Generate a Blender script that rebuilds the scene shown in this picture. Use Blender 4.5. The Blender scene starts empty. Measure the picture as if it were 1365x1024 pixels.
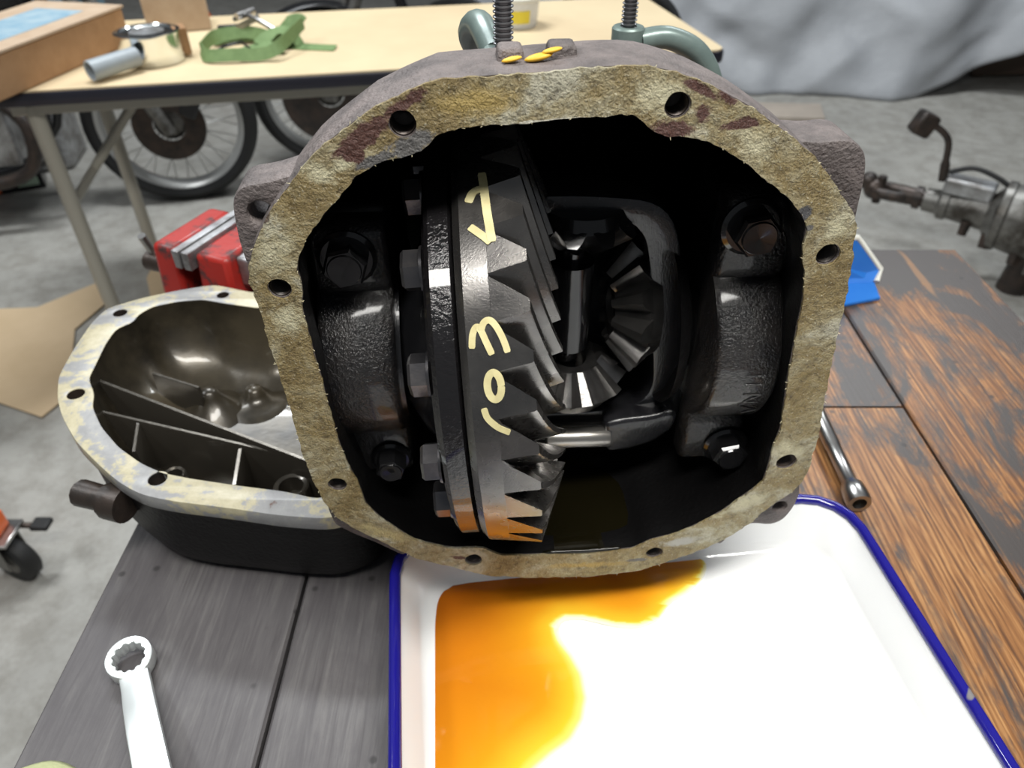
import bpy, bmesh, math, random
from mathutils import Vector, Matrix, noise as mnoise
R = math.radians
random.seed(7)
S = bpy.context.scene
COL = S.collection

# ------------------------------------------------------------------ camera
CAMZ = 0.42
PITCH = R(39.0)
FPX = 986.0
cam = bpy.data.cameras.new('camera')
cam.sensor_width = 36.0
cam.lens = FPX / 1365.0 * 36.0
cam.clip_start = 0.01
cam.clip_end = 60
cam.dof.use_dof = True
cam.dof.focus_distance = 0.33
cam.dof.aperture_fstop = 13.0
co = bpy.data.objects.new('camera', cam)
COL.objects.link(co)
co.location = (0, 0, CAMZ)
co.rotation_euler = (R(90) - PITCH, 0, 0)
S.camera = co

# ------------------------------------------------------------------ world, lamps, exposure
w = bpy.data.worlds.new('workshop_air')
S.world = w
w.use_nodes = True
w.node_tree.nodes['Background'].inputs[0].default_value = (0.80, 0.86, 0.92, 1)
w.node_tree.nodes['Background'].inputs[1].default_value = 0.17

def area(name, loc, target, sx, sy, power, col):
    l = bpy.data.lights.new(name, 'AREA')
    l.shape = 'RECTANGLE'; l.size = sx; l.size_y = sy; l.energy = power; l.color = col
    o = bpy.data.objects.new(name, l); COL.objects.link(o)
    o.location = loc
    d = Vector(target) - Vector(loc)
    o.rotation_euler = d.to_track_quat('-Z', 'Y').to_euler()
    return o
area('bench_tube_lamp', (0.22, -0.11, 1.38), (0.14, 0.14, 0.0), 1.20, 0.20, 29.0, (1.0, 0.98, 0.93))
area('ceiling_tube_lamp', (-0.9, 2.3, 2.3), (-0.9, 2.3, 0), 1.25, 0.3, 74.0, (0.93, 0.97, 1.0))
area('far_tube_lamp', (1.6, 3.0, 2.4), (1.6, 3.2, 0), 1.25, 0.3, 58.0, (0.93, 0.97, 1.0))
area('side_tube_lamp', (-1.9, 0.6, 2.2), (-1.0, 0.9, 0), 1.25, 0.3, 30.0, (0.95, 0.98, 1.0))
vs = S.view_settings
vs.view_transform = 'Standard'; vs.look = 'None'; vs.gamma = 1.0; vs.use_curve_mapping = False
vs.exposure = 0.0

# ------------------------------------------------------------------ sight lines: turn a point of the photograph into a place
FW = Vector((0, math.cos(PITCH), -math.sin(PITCH)))
DN = Vector((0, -math.sin(PITCH), -math.cos(PITCH)))
EYE = Vector((0, 0, CAMZ))
def ray(px, py):
    return FW + Vector((1, 0, 0)) * ((px - 682.5) / FPX) + DN * ((py - 512.0) / FPX)
def on_z(px, py, z=0.0):
    d = ray(px, py); t = (z - CAMZ) / d.z
    return EYE + d * t
def on_y(px, py, y):
    d = ray(px, py); return EYE + d * (y / d.y)
# frame of the differential: x along the axle, y into the casting, z up
HC = Vector((0, 0.277, 0)); HY = R(4.0)
HM = Matrix.Translation(HC) @ Matrix.Rotation(HY, 4, 'Z')
HI = HM.inverted()
def hp(px, py, d=0.0):
    o = HI @ EYE; v = HI.to_3x3() @ ray(px, py)
    return o + v * ((d - o.y) / v.y)
AXD, AXZ = 0.058, 0.185
def hcyl(px, py, r):
    o = HI @ EYE; v = HI.to_3x3() @ ray(px, py)
    a = v.y ** 2 + v.z ** 2; b = 2 * ((o.y - AXD) * v.y + (o.z - AXZ) * v.z)
    c = (o.y - AXD) ** 2 + (o.z - AXZ) ** 2 - r * r
    q = max(0.0, b * b - 4 * a * c)
    return o + v * ((-b - math.sqrt(q)) / (2 * a))

# ------------------------------------------------------------------ materials
def new_mat(name):
    m = bpy.data.materials.new(name); m.use_nodes = True
    return m, m.node_tree, m.node_tree.nodes['Principled BSDF']
def sv(sock, v):
    sock.default_value = (*v, 1) if isinstance(v, (tuple, list)) and len(v) == 3 else v
def node(nt, t, **kw):
    n = nt.nodes.new(t)
    for k, v in kw.items(): setattr(n, k, v)
    return n
def coords(nt, scale=(1, 1, 1), kind='Object'):
    tc = node(nt, 'ShaderNodeTexCoord'); mp = node(nt, 'ShaderNodeMapping')
    mp.inputs['Scale'].default_value = scale
    nt.links.new(tc.outputs[kind], mp.inputs[0])
    return mp.outputs[0]
def noise_tex(nt, vec, scale, detail=4, rough=0.6, dist=0.0):
    n = node(nt, 'ShaderNodeTexNoise')
    n.inputs['Scale'].default_value = scale; n.inputs['Detail'].default_value = detail
    n.inputs['Roughness'].default_value = rough; n.inputs['Distortion'].default_value = dist
    nt.links.new(vec, n.inputs['Vector'])
    return n.outputs['Fac']
def ramp(nt, fac, stops):
    r = node(nt, 'ShaderNodeValToRGB')
    e = r.color_ramp.elements
    while len(e) < len(stops): e.new(0.5)
    for i, (p, c) in enumerate(stops):
        e[i].position = p; e[i].color = (*c, 1) if len(c) == 3 else c
    nt.links.new(fac, r.inputs[0])
    return r.outputs[0]
def mix(nt, fac, a, b):
    m = node(nt, 'ShaderNodeMix', data_type='RGBA')
    for s, v in ((m.inputs[0], fac), (m.inputs[6], a), (m.inputs[7], b)):
        if hasattr(v, 'links') or hasattr(v, 'is_linked'): nt.links.new(v, s)
        else: sv(s, v)
    return m.outputs[2]
def math_n(nt, op, a, b=None, clamp=False):
    m = node(nt, 'ShaderNodeMath', operation=op); m.use_clamp = clamp
    for i, v in ((0, a), (1, b)):
        if v is None: continue
        if hasattr(v, 'is_linked'): nt.links.new(v, m.inputs[i])
        else: m.inputs[i].default_value = v
    return m.outputs[0]
def bump(nt, bsdf, height, strength, dist, normal=None):
    b = node(nt, 'ShaderNodeBump')
    b.inputs['Strength'].default_value = strength; b.inputs['Distance'].default_value = dist
    nt.links.new(height, b.inputs['Height'])
    if normal is not None: nt.links.new(normal, b.inputs['Normal'])
    nt.links.new(b.outputs[0], bsdf.inputs['Normal'])
    return b.outputs[0]
def mat(name, col, rough=0.5, metal=0.0, var=None, vscale=30, bs=0.0, bscale=200, bdist=0.001, coat=0.0, coat_r=0.05,
        spec=0.5, stretch=(1, 1, 1), rvar=0.0, vpos=(0.35, 0.65)):
    m, nt, b = new_mat(name)
    sv(b.inputs['Base Color'], col)
    b.inputs['Roughness'].default_value = rough; b.inputs['Metallic'].default_value = metal
    b.inputs['Coat Weight'].default_value = coat; b.inputs['Coat Roughness'].default_value = coat_r
    b.inputs['Specular IOR Level'].default_value = spec
    v = coords(nt, stretch) if (var or bs or rvar) else None
    if var:
        n = noise_tex(nt, v, vscale, 5, 0.65)
        nt.links.new(ramp(nt, n, [(vpos[0], col), (vpos[1], var)]), b.inputs['Base Color'])
    if rvar:
        n2 = noise_tex(nt, v, vscale * 1.7, 3)
        r_ = node(nt, 'ShaderNodeMapRange'); nt.links.new(n2, r_.inputs[0])
        r_.inputs[1].default_value = 0.3; r_.inputs[2].default_value = 0.7
        r_.inputs[3].default_value = max(0.02, rough - rvar); r_.inputs[4].default_value = rough + rvar
        nt.links.new(r_.outputs[0], b.inputs['Roughness'])
    if bs:
        bump(nt, b, noise_tex(nt, v, bscale, 3), bs, bdist)
    return m

MT = {}
MT['cast'] = mat('rusty_cast_iron', (0.085, 0.073, 0.071), 0.6, 0.1, (0.175, 0.148, 0.142), 60, 0.8, 520, 0.0016)
MT['cast_dark'] = mat('oily_cast_iron', (0.007, 0.007, 0.008), 0.26, 0.0, (0.016, 0.014, 0.013), 80, 0.5, 650, 0.0009, spec=0.5)
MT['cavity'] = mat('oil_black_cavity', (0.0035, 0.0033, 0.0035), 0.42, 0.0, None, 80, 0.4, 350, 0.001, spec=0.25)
MT['cap'] = mat('bearing_cap_iron', (0.008, 0.008, 0.009), 0.22, 0.0, (0.018, 0.016, 0.015), 60, 1.0, 620, 0.0012, coat=0.4, coat_r=0.12)
MT['bolt_black'] = mat('black_oiled_steel', (0.012, 0.012, 0.013), 0.18, 0.35, None, 60, 0.12, 300, 0.0004, coat=0.5)
MT['bolt'] = mat('grey_oiled_steel', (0.10, 0.10, 0.11), 0.24, 0.85, (0.16, 0.15, 0.15), 80, 0.2, 500, 0.0003)
MT['gear'] = mat('dark_gear_steel', (0.12, 0.115, 0.112), 0.27, 0.88, (0.18, 0.17, 0.16), 45, 0.22, 1100, 0.0003, rvar=0.05, coat=0.5, coat_r=0.12)
MT['gear2'] = mat('bright_gear_steel', (0.16, 0.155, 0.15), 0.24, 0.9, (0.27, 0.26, 0.25), 80, 0.15, 800, 0.0003)
MT['flange_oil'] = mat('wet_black_steel', (0.014, 0.013, 0.014), 0.16, 0.4, None, 60, 0.6, 420, 0.001, coat=0.6, coat_r=0.04)
MT['case'] = mat('oiled_case_iron', (0.011, 0.011, 0.013), 0.24, 0.1, (0.02, 0.02, 0.022), 60, 0.4, 420, 0.0008, coat=0.3, stretch=(3, 1, 1))
MT['rod'] = mat('ground_steel', (0.42, 0.40, 0.37), 0.3, 0.9, None, 60, 0.3, 900, 0.0003, stretch=(3, .3, .3))
MT['paint'] = mat('yellow_paint_pen', (0.66, 0.60, 0.33), 0.6, 0, (0.55, 0.48, 0.24), 120)
MT['oil_black'] = mat('old_gear_oil', (0.006, 0.005, 0.002), 0.03, 0, None, spec=0.5)
MT['enamel'] = mat('white_enamel', (0.86, 0.87, 0.87), 0.10, 0, None, coat=0.5)
MT['steel'] = mat('brushed_steel', (0.50, 0.49, 0.47), 0.28, 1.0, (0.36, 0.35, 0.34), 40, 0.1, 400, 0.0003)
MT['chrome'] = mat('chrome', (0.82, 0.84, 0.84), 0.16, 1.0)
MT['satin'] = mat('satin_chrome', (0.86, 0.90, 0.89), 0.34, 0.75)
MT['dark_steel'] = mat('thread_steel', (0.22, 0.22, 0.23), 0.35, 0.9)
MT['clampgreen'] = mat('grey_green_hammer_paint', (0.15, 0.20, 0.19), 0.32, 0.25, (0.20, 0.26, 0.24), 40, 0.15, 200, 0.0005)
MT['black'] = mat('black_rubber', (0.012, 0.012, 0.012), 0.6)
MT['black_gloss'] = mat('black_paint', (0.012, 0.012, 0.013), 0.25)
MT['red'] = mat('worn_red_paint', (0.36, 0.022, 0.016), 0.38, 0, (0.05, 0.03, 0.03), 38, 0.2, 150, 0.001, vpos=(0.5, 0.6))
MT['jaw'] = mat('jaw_steel', (0.50, 0.50, 0.51), 0.38, 0.8, (0.22, 0.21, 0.21), 50)
MT['table_top'] = mat('beige_laminate', (0.70, 0.57, 0.36), 0.5, 0, (0.64, 0.50, 0.31), 3)
MT['table_edge'] = mat('black_edge_band', (0.02, 0.02, 0.03), 0.35)
MT['table_leg'] = mat('cream_painted_tube', (0.42, 0.40, 0.34), 0.4, 0.1)
MT['carton'] = mat('brown_carton', (0.30, 0.165, 0.075), 0.75, 0, (0.38, 0.22, 0.11), 14, 0.2, 120, 0.001)
MT['carton_top'] = mat('pale_carton_lid', (0.50, 0.38, 0.27), 0.7, 0, (0.43, 0.31, 0.21), 14)
MT['label_blue'] = mat('blue_print', (0.20, 0.33, 0.42), 0.6, 0, (0.32, 0.42, 0.47), 20)
MT['sheet'] = mat('kraft_sheet', (0.62, 0.47, 0.30), 0.8, 0, (0.55, 0.41, 0.25), 4)
MT['sheet_edge'] = mat('kraft_edge', (0.30, 0.21, 0.12), 0.8)
MT['strap'] = mat('olive_webbing', (0.13, 0.21, 0.075), 0.75, 0, (0.17, 0.26, 0.10), 60, 0.3, 500, 0.0006)
MT['blue'] = mat('blue_plastic', (0.02, 0.17, 0.62), 0.35, 0, (0.03, 0.20, 0.66), 20)
MT['white_pl'] = mat('white_plastic', (0.72, 0.72, 0.66), 0.4)
MT['alu'] = mat('grimy_aluminium', (0.20, 0.195, 0.18), 0.42, 0.6, (0.055, 0.048, 0.04), 14, 0.3, 90, 0.002, vpos=(0.42, 0.62))
MT['alu2'] = mat('pale_aluminium', (0.50, 0.51, 0.52), 0.4, 0.7, (0.20, 0.19, 0.18), 16)
MT['rust_dark'] = mat('dark_greasy_steel', (0.03, 0.027, 0.025), 0.4, 0.4, (0.07, 0.05, 0.04), 25, 0.3, 100, 0.002)
MT['tarp'] = mat('grey_tarpaulin', (0.29, 0.30, 0.315), 0.5, 0.0, (0.34, 0.35, 0.365), 3, 0.15, 14, 0.02)
MT['wall'] = mat('dim_painted_wall', (0.10, 0.10, 0.11), 0.8, 0, (0.13, 0.13, 0.13), 2)
MT['orange'] = mat('orange_paint', (0.78, 0.14, 0.02), 0.35)
MT['grey_pl'] = mat('grey_plastic', (0.34, 0.38, 0.40), 0.4, 0, (0.28, 0.31, 0.34), 8)
MT['paleblue'] = mat('pale_blue_carton', (0.24, 0.36, 0.42), 0.6)
MT['rag'] = mat('pale_green_cloth', (0.50, 0.52, 0.28), 0.9, 0, (0.42, 0.45, 0.24), 60, 0.5, 600, 0.001)
MT['board'] = mat('pale_board', (0.42, 0.36, 0.30), 0.7, 0, (0.36, 0.31, 0.26), 9)
MT['label'] = mat('white_label', (0.78, 0.78, 0.74), 0.5)
MT['label_yellow'] = mat('yellow_label', (0.75, 0.62, 0.05), 0.5)
MT['label_green'] = mat('green_label', (0.35, 0.45, 0.34), 0.5)
MT['rim_alu'] = mat('spoked_rim_aluminium', (0.55, 0.55, 0.53), 0.35, 0.6)
MT['benchleg'] = mat('old_timber_leg', (0.10, 0.07, 0.05), 0.7)

def make_clear():
    m, nt, b = new_mat('clear_plastic')
    sv(b.inputs['Base Color'], (0.86, 0.88, 0.9)); b.inputs['Roughness'].default_value = 0.25
    b.inputs['Alpha'].default_value = 0.55
    return m
MT['clear'] = make_clear()

def make_concrete():
    m, nt, b = new_mat('workshop_concrete')
    v = coords(nt)
    n1 = noise_tex(nt, v, 1.3, 6, 0.65, 0.4); n2 = noise_tex(nt, v, 16, 5, 0.7)
    c1 = ramp(nt, n1, [(0.3, (0.27, 0.262, 0.24)), (0.5, (0.36, 0.35, 0.32)), (0.72, (0.42, 0.41, 0.38))])
    c2 = ramp(nt, n2, [(0.34, (0.62, 0.60, 0.57)), (0.6, (1, 1, 1))])
    mm = node(nt, 'ShaderNodeMix', data_type='RGBA', blend_type='MULTIPLY'); mm.inputs[0].default_value = 0.7
    nt.links.new(c1, mm.inputs[6]); nt.links.new(c2, mm.inputs[7])
    nt.links.new(mm.outputs[2], b.inputs['Base Color'])
    b.inputs['Roughness'].default_value = 0.55
    bump(nt, b, n2, 0.2, 0.003)
    return m
MT['concrete'] = make_concrete()

def make_wood(name, base, light, dark, stain_lo, stain_hi, rough, seed, stain_col, wamt=0.2):
    m, nt, b = new_mat(name)
    tc = node(nt, 'ShaderNodeTexCoord')
    off = node(nt, 'ShaderNodeVectorMath', operation='ADD'); off.inputs[1].default_value = (seed, seed * 1.7, seed * .3)
    nt.links.new(tc.outputs['Object'], off.inputs[0])
    def mp(s):
        q = node(nt, 'ShaderNodeMapping'); q.inputs['Scale'].default_value = s
        nt.links.new(off.outputs[0], q.inputs[0]); return q.outputs[0]
    grain = noise_tex(nt, mp((1, 0.045, 1)), 260, 6, 0.7, 0.8)
    wv = node(nt, 'ShaderNodeTexWave', wave_type='BANDS', bands_direction='X')
    wv.inputs['Scale'].default_value = 70; wv.inputs['Distortion'].default_value = 9.0
    wv.inputs['Detail'].default_value = 3; wv.inputs['Detail Scale'].default_value = 1.2
    nt.links.new(mp((1, 0.12, 1)), wv.inputs['Vector'])
    g2 = math_n(nt, 'MULTIPLY', wv.outputs['Fac'], wamt)
    gg = math_n(nt, 'ADD', math_n(nt, 'MULTIPLY', grain, 1.0 - wamt), g2)
    c = ramp(nt, gg, [(0.34, dark), (0.50, base), (0.68, light)])
    stain = noise_tex(nt, mp((1.0, 0.42, 1)), 13, 8, 0.72, 0.8)
    fine = noise_tex(nt, mp((1.0, 0.25, 1)), 60, 4, 0.7, 0.5)
    st = math_n(nt, 'ADD', math_n(nt, 'MULTIPLY', stain, 0.72), math_n(nt, 'MULTIPLY', fine, 0.28))
    sm = ramp(nt, st, [(stain_lo, (0, 0, 0)), (stain_hi, (1, 1, 1))])
    c = mix(nt, sm, c, stain_col)
    # long scratches down to pale wood, and round dents
    scr = noise_tex(nt, mp((1.0, 0.10, 1)), 48, 2, 0.5, 0.0)
    sc = ramp(nt, scr, [(0.70, (0, 0, 0)), (0.74, (1, 1, 1))])
    c = mix(nt, math_n(nt, 'MULTIPLY', sc, 0.45), c, light)
    vo = node(nt, 'ShaderNodeTexVoronoi'); vo.inputs['Scale'].default_value = 34
    nt.links.new(mp((1, 1, 1)), vo.inputs['Vector'])
    dots = ramp(nt, vo.outputs['Distance'], [(0.05, (1, 1, 1)), (0.10, (0, 0, 0))])
    c = mix(nt, math_n(nt, 'MULTIPLY', dots, 0.7), c, (0.02, 0.018, 0.018))
    nt.links.new(c, b.inputs['Base Color'])
    b.inputs['Roughness'].default_value = rough
    b.inputs['Specular IOR Level'].default_value = 0.45
    bump(nt, b, gg, 0.22, 0.0008)
    return m
MT['plank_grey'] = make_wood('grey_oily_plank', (0.098, 0.092, 0.094), (0.135, 0.128, 0.126), (0.070, 0.064, 0.066), 0.45, 0.66, 0.5, 1.0, (0.066, 0.060, 0.064), 0.03)
MT['plank_orange'] = make_wood('worn_orange_plank', (0.24, 0.105, 0.035), (0.40, 0.21, 0.080), (0.10, 0.042, 0.016), 0.50, 0.585, 0.40, 4.2, (0.060, 0.050, 0.046), 0.16)
MT['plank_dark'] = make_wood('stained_dark_plank', (0.20, 0.085, 0.030), (0.38, 0.19, 0.070), (0.07, 0.032, 0.017), 0.43, 0.51, 0.40, 8.6, (0.060, 0.052, 0.049), 0.14)

# ------------------------------------------------------------------ mesh helpers
def link(o, parent=None):
    COL.objects.link(o)
    if parent is not None: o.parent = parent
    return o
class MB:
    def __init__(s): s.v = []; s.f = []
    def add(s, vs, fs):
        n = len(s.v); s.v += [tuple(p) for p in vs]; s.f += [tuple(i + n for i in f) for f in fs]; return s
    def box(s, c, d, rot=None, taper=1.0):
        c = Vector(c); vs = []
        for z in (-1, 1):
            k = taper if z > 0 else 1.0
            for x, y in ((-1, -1), (1, -1), (1, 1), (-1, 1)):
                p = Vector((x * d[0] / 2 * k, y * d[1] / 2 * k, z * d[2] / 2))
                if rot is not None: p = rot @ p
                vs.append(c + p)
        return s.add(vs, [(3, 2, 1, 0), (4, 5, 6, 7), (0, 1, 5, 4), (1, 2, 6, 5), (2, 3, 7, 6), (3, 0, 4, 7)])
    def sweep(s, pts, rads, n=12, caps=True, closed=False, phase=0.0, flat=1.0, up=None):
        pts = [Vector(p) for p in pts]; m = len(pts)
        if not isinstance(rads, (list, tuple)): rads = [rads] * m
        vs = []; nrm = None
        for i, p in enumerate(pts):
            a = pts[(i - 1) % m] if (closed or i > 0) else p
            b = pts[(i + 1) % m] if (closed or i < m - 1) else p
            t = (b - a)
            if t.length < 1e-9: t = Vector((0, 0, 1))
            t.normalize()
            if nrm is None:
                q = Vector(up) if up else (Vector((0, 0, 1)) if abs(t.z) < 0.9 else Vector((1, 0, 0)))
                nrm = (q - t * q.dot(t)).normalized()
            else:
                nn = nrm - t * nrm.dot(t)
                nrm = nn.normalized() if nn.length > 1e-6 else nrm
            bi = t.cross(nrm)
            for k in range(n):
                ang = 2 * math.pi * k / n + phase
                vs.append(p + nrm * (math.cos(ang) * rads[i] * flat) + bi * (math.sin(ang) * rads[i]))
        fs = []
        for i in range(m if closed else m - 1):
            j = (i + 1) % m
            for k in range(n):
                l = (k + 1) % n
                fs.append((i * n + k, i * n + l, j * n + l, j * n + k))
        if caps and not closed:
            fs.append(tuple(reversed(range(n)))); fs.append(tuple(range((m - 1) * n, m * n)))
        return s.add(vs, fs)
    def cyl(s, a, b, r0, r1=None, n=20, phase=0.0):
        return s.sweep([a, b], [r0, r0 if r1 is None else r1], n, phase=phase)
    def lathe(s, prof, o, ax, n=32, closed=False, ref=None, a0=0, a1=2 * math.pi):
        # prof: (along, radius)
        ax = Vector(ax).normalized(); o = Vector(o)
        q = Vector(ref) if ref else (Vector((0, 0, 1)) if abs(ax.z) < 0.9 else Vector((1, 0, 0)))
        e1 = (q - ax * q.dot(ax)).normalized(); e2 = ax.cross(e1)
        full = abs(a1 - a0 - 2 * math.pi) < 1e-6
        m = len(prof); nn = n if full else n + 1
        vs = []
        for k in range(nn):
            a = a0 + (a1 - a0) * k / n
            d = e1 * math.cos(a) + e2 * math.sin(a)
            for (h, r) in prof: vs.append(o + ax * h + d * r)
        fs = []
        for k in range(n):
            l = (k + 1) % nn
            for i in range(m if closed else m - 1):
                j = (i + 1) % m
                fs.append((k * m + i, k * m + j, l * m + j, l * m + i))
        return s.add(vs, fs)
    def loft(s, rings, cap0=False, cap1=False, closed=True):
        n = len(rings[0]); vs = [p for r in rings for p in r]; fs = []
        for i in range(len(rings) - 1):
            for k in range(n if closed else n - 1):
                l = (k + 1) % n
                fs.append((i * n + k, i * n + l, (i + 1) * n + l, (i + 1) * n + k))
        if cap0: fs.append(tuple(reversed(range(n))))
        if cap1: fs.append(tuple(range((len(rings) - 1) * n, len(rings) * n)))
        return s.add(vs, fs)
    def grid(s, fn, nu, nv):
        vs = [fn(i / nu, j / nv) for i in range(nu + 1) for j in range(nv + 1)]
        fs = [(i * (nv + 1) + j, (i + 1) * (nv + 1) + j, (i + 1) * (nv + 1) + j + 1, i * (nv + 1) + j + 1) for i in range(nu) for j in range(nv)]
        return s.add(vs, fs)
    def ribbon(s, pts, width, th, wdir):
        # a strap: rectangle section swept along pts, wdir gives the width direction (vector or list)
        pts = [Vector(p) for p in pts]; rings = []
        for i, p in enumerate(pts):
            a = pts[max(i - 1, 0)]; b = pts[min(i + 1, len(pts) - 1)]
            t = (b - a).normalized()
            wv = Vector(wdir[i] if isinstance(wdir, list) else wdir)
            wv = (wv - t * wv.dot(t)).normalized(); n = t.cross(wv)
            rings.append([p + wv * (width / 2) + n * th / 2, p - wv * (width / 2) + n * th / 2, p - wv * (width / 2) - n * th / 2, p + wv * (width / 2) - n * th / 2])
        return s.loft(rings, True, True)
    def ball(s, c, r, nu=16, nv=10, sc=(1, 1, 1), rot=None):
        c = Vector(c); prof = []
        rings = []
        for i in range(1, nv):
            a = math.pi * i / nv
            ring = []
            for k in range(nu):
                b = 2 * math.pi * k / nu
                p = Vector((math.sin(a) * math.cos(b) * r * sc[0], math.sin(a) * math.sin(b) * r * sc[1], math.cos(a) * r * sc[2]))
                ring.append(c + (rot @ p if rot is not None else p))
            rings.append(ring)
        return s.loft(rings, True, True)
    def build(s, name, m, parent=None, smooth=35, bevel=0.0, seg=2, inv=None):
        me = bpy.data.meshes.new(name)
        vs = s.v if inv is None else [tuple(inv @ Vector(p)) for p in s.v]
        me.from_pydata(vs, [], s.f); me.validate()
        bm = bmesh.new(); bm.from_mesh(me)
        bmesh.ops.recalc_face_normals(bm, faces=bm.faces[:])
        bm.to_mesh(me); bm.free()
        return finish(name, me, m, parent, smooth, bevel, seg)
def finish(name, me, m, parent=None, smooth=35, bevel=0.0, seg=2):
    if m is not None:
        for q in (m if isinstance(m, list) else [m]): me.materials.append(q)
    o = link(bpy.data.objects.new(name, me), parent)
    if smooth:
        for p in me.polygons: p.use_smooth = True
        try: me.set_sharp_from_angle(angle=R(smooth))
        except Exception: pass
    if bevel:
        b = o.modifiers.new('edge', 'BEVEL'); b.width = bevel; b.segments = seg; b.limit_method = 'ANGLE'; b.angle_limit = R(40)
    return o
def plate_mesh(name, loops, d0, d1, mapf=None, bev=0.0):
    """flat plate with holes: 2-D loops filled and given thickness d0..d1; mapf(x, y, d) -> point"""
    cu = bpy.data.curves.new(name, 'CURVE'); cu.dimensions = '2D'; cu.fill_mode = 'BOTH'
    cu.extrude = abs(d1 - d0) / 2 - bev; cu.bevel_depth = bev; cu.offset = -bev; cu.bevel_resolution = 1
    for lp in loops:
        sp = cu.splines.new('POLY'); sp.points.add(len(lp) - 1)
        for i, p in enumerate(lp): sp.points[i].co = (p[0], p[1], 0, 1)
        sp.use_cyclic_u = True
    ob = bpy.data.objects.new(name, cu); COL.objects.link(ob)
    dg = bpy.context.evaluated_depsgraph_get()
    me = bpy.data.meshes.new_from_object(ob.evaluated_get(dg))
    bpy.data.objects.remove(ob); bpy.data.curves.remove(cu)
    me.materials.clear(); me.name = name
    mid = (d0 + d1) / 2
    for v in me.vertices:
        x, y, z = v.co
        v.co = mapf(x, y, mid + z) if mapf else (x, y, mid + z)
    bm = bmesh.new(); bm.from_mesh(me)
    bmesh.ops.remove_doubles(bm, verts=bm.verts[:], dist=1e-6)
    bmesh.ops.recalc_face_normals(bm, faces=bm.faces[:]); bm.to_mesh(me); bm.free()
    return me
def face_map(x, y, d): return (x, d, y)      # plate standing in the x-z plane, thickness into y
def resample(pts, n, closed=True):
    pts = [Vector((p[0], p[1], 0)) for p in pts]
    q = pts + [pts[0]] if closed else pts
    L = [0.0]
    for a, b in zip(q, q[1:]): L.append(L[-1] + (b - a).length)
    out = []; k = 0; tot = L[-1]
    for i in range(n):
        s_ = tot * i / (n if closed else n - 1)
        while k < len(L) - 2 and L[k + 1] < s_: k += 1
        f = (s_ - L[k]) / max(1e-9, L[k + 1] - L[k])
        p = q[k].lerp(q[k + 1], f); out.append((p.x, p.y))
    return out
def smooth_loop(pts, it=1):
    for _ in range(it):
        n = len(pts)
        pts = [((pts[i - 1][0] + 2 * pts[i][0] + pts[(i + 1) % n][0]) / 4, (pts[i - 1][1] + 2 * pts[i][1] + pts[(i + 1) % n][1]) / 4) for i in range(n)]
    return pts
def circle(cx, cy, r, n=24): return [(cx + r * math.cos(2 * math.pi * k / n), cy + r * math.sin(2 * math.pi * k / n)) for k in range(n)]
def thing(name, label, cat, loc=(0, 0, 0), rotz=0.0, group=None):
    o = bpy.data.objects.new(name, None); COL.objects.link(o)
    o.empty_display_size = 0.02
    o.location = loc; o.rotation_euler = (0, 0, rotz)
    return tag(o, label, cat, group)
def tag(o, label, cat, group=None, kind=None):
    o['label'] = label; o['category'] = cat
    if group: o['group'] = group
    if kind: o['kind'] = kind
    return o
def struct(o): o['kind'] = 'structure'; return o
def world_inv(t): 
    return (Matrix.Translation(t.location) @ Matrix.Rotation(t.rotation_euler.z, 4, 'Z')).inverted()
def catmull(pts, n=8):
    pts = [Vector(p) for p in pts]; out = []
    for i in range(len(pts) - 1):
        p0 = pts[max(i - 1, 0)]; p1 = pts[i]; p2 = pts[i + 1]; p3 = pts[min(i + 2, len(pts) - 1)]
        for k in range(n):
            t = k / n
            out.append(0.5 * ((2 * p1) + (p2 - p0) * t + (2 * p0 - 5 * p1 + 4 * p2 - p3) * t * t + (3 * p1 - p0 - 3 * p2 + p3) * t ** 3))
    out.append(pts[-1]); return out
FLOOR = -0.83

# ================================================================== the room
struct(MB().box((0, 2.2, FLOOR - 0.05), (9, 10, 0.1)).build('floor', MT['concrete'], None, 0))
struct(MB().box((0, 7.25, 0.75), (9, 0.1, 3.16)).build('wall_back', MT['wall'], None, 0))
struct(MB().box((-4.55, 2.2, 0.75), (0.1, 10, 3.16)).build('wall_left', MT['wall'], None, 0))
struct(MB().box((4.55, 2.2, 0.75), (0.1, 10, 3.16)).build('wall_right', MT['wall'], None, 0))

# ================================================================== workbench of planks
bench = thing('workbench', 'heavy wooden workbench of worn oil-stained planks with open joints', 'workbench', (0.12, 0.25, FLOOR))
binv = world_inv(bench)
def plank(x0, x1, y0, y1, m, dz=0.0):
    g = 0.0011
    me = MB()
    n = 14
    rings = []
    for i in range(n + 1):
        y = y0 + g + (y1 - y0 - 2 * g) * i / n
        e = 0.0006 * mnoise.noise(Vector((x0 * 9, y * 6, 1.3)))
        a, b = x0 + g + e, x1 - g + 0.0006 * mnoise.noise(Vector((x1 * 9, y * 6, 7.3)))
        rings.append([(a, y, -0.042 + dz), (b, y, -0.042 + dz), (b, y, -0.0016 + dz), (b - 0.0016, y, dz), (a + 0.0016, y, dz), (a, y, -0.0016 + dz)])
    me.loft(rings, True, True)
    return me.build('plank', m, bench, 30, inv=binv)
plank(-0.276, -0.141, -0.30, 0.767, MT['plank_grey'])
plank(-0.141, 0.020, -0.30, 0.767, MT['plank_grey'], -0.0006)
plank(0.020, 0.181, -0.30, 0.767, MT['plank_orange'])
plank(0.181, 0.342, -0.30, 0.487, MT['plank_orange'], -0.0003)
plank(0.181, 0.342, 0.487, 0.767, MT['plank_dark'], 0.0)
plank(0.342, 0.517, -0.30, 0.767, MT['plank_dark'], 0.0004)
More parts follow.
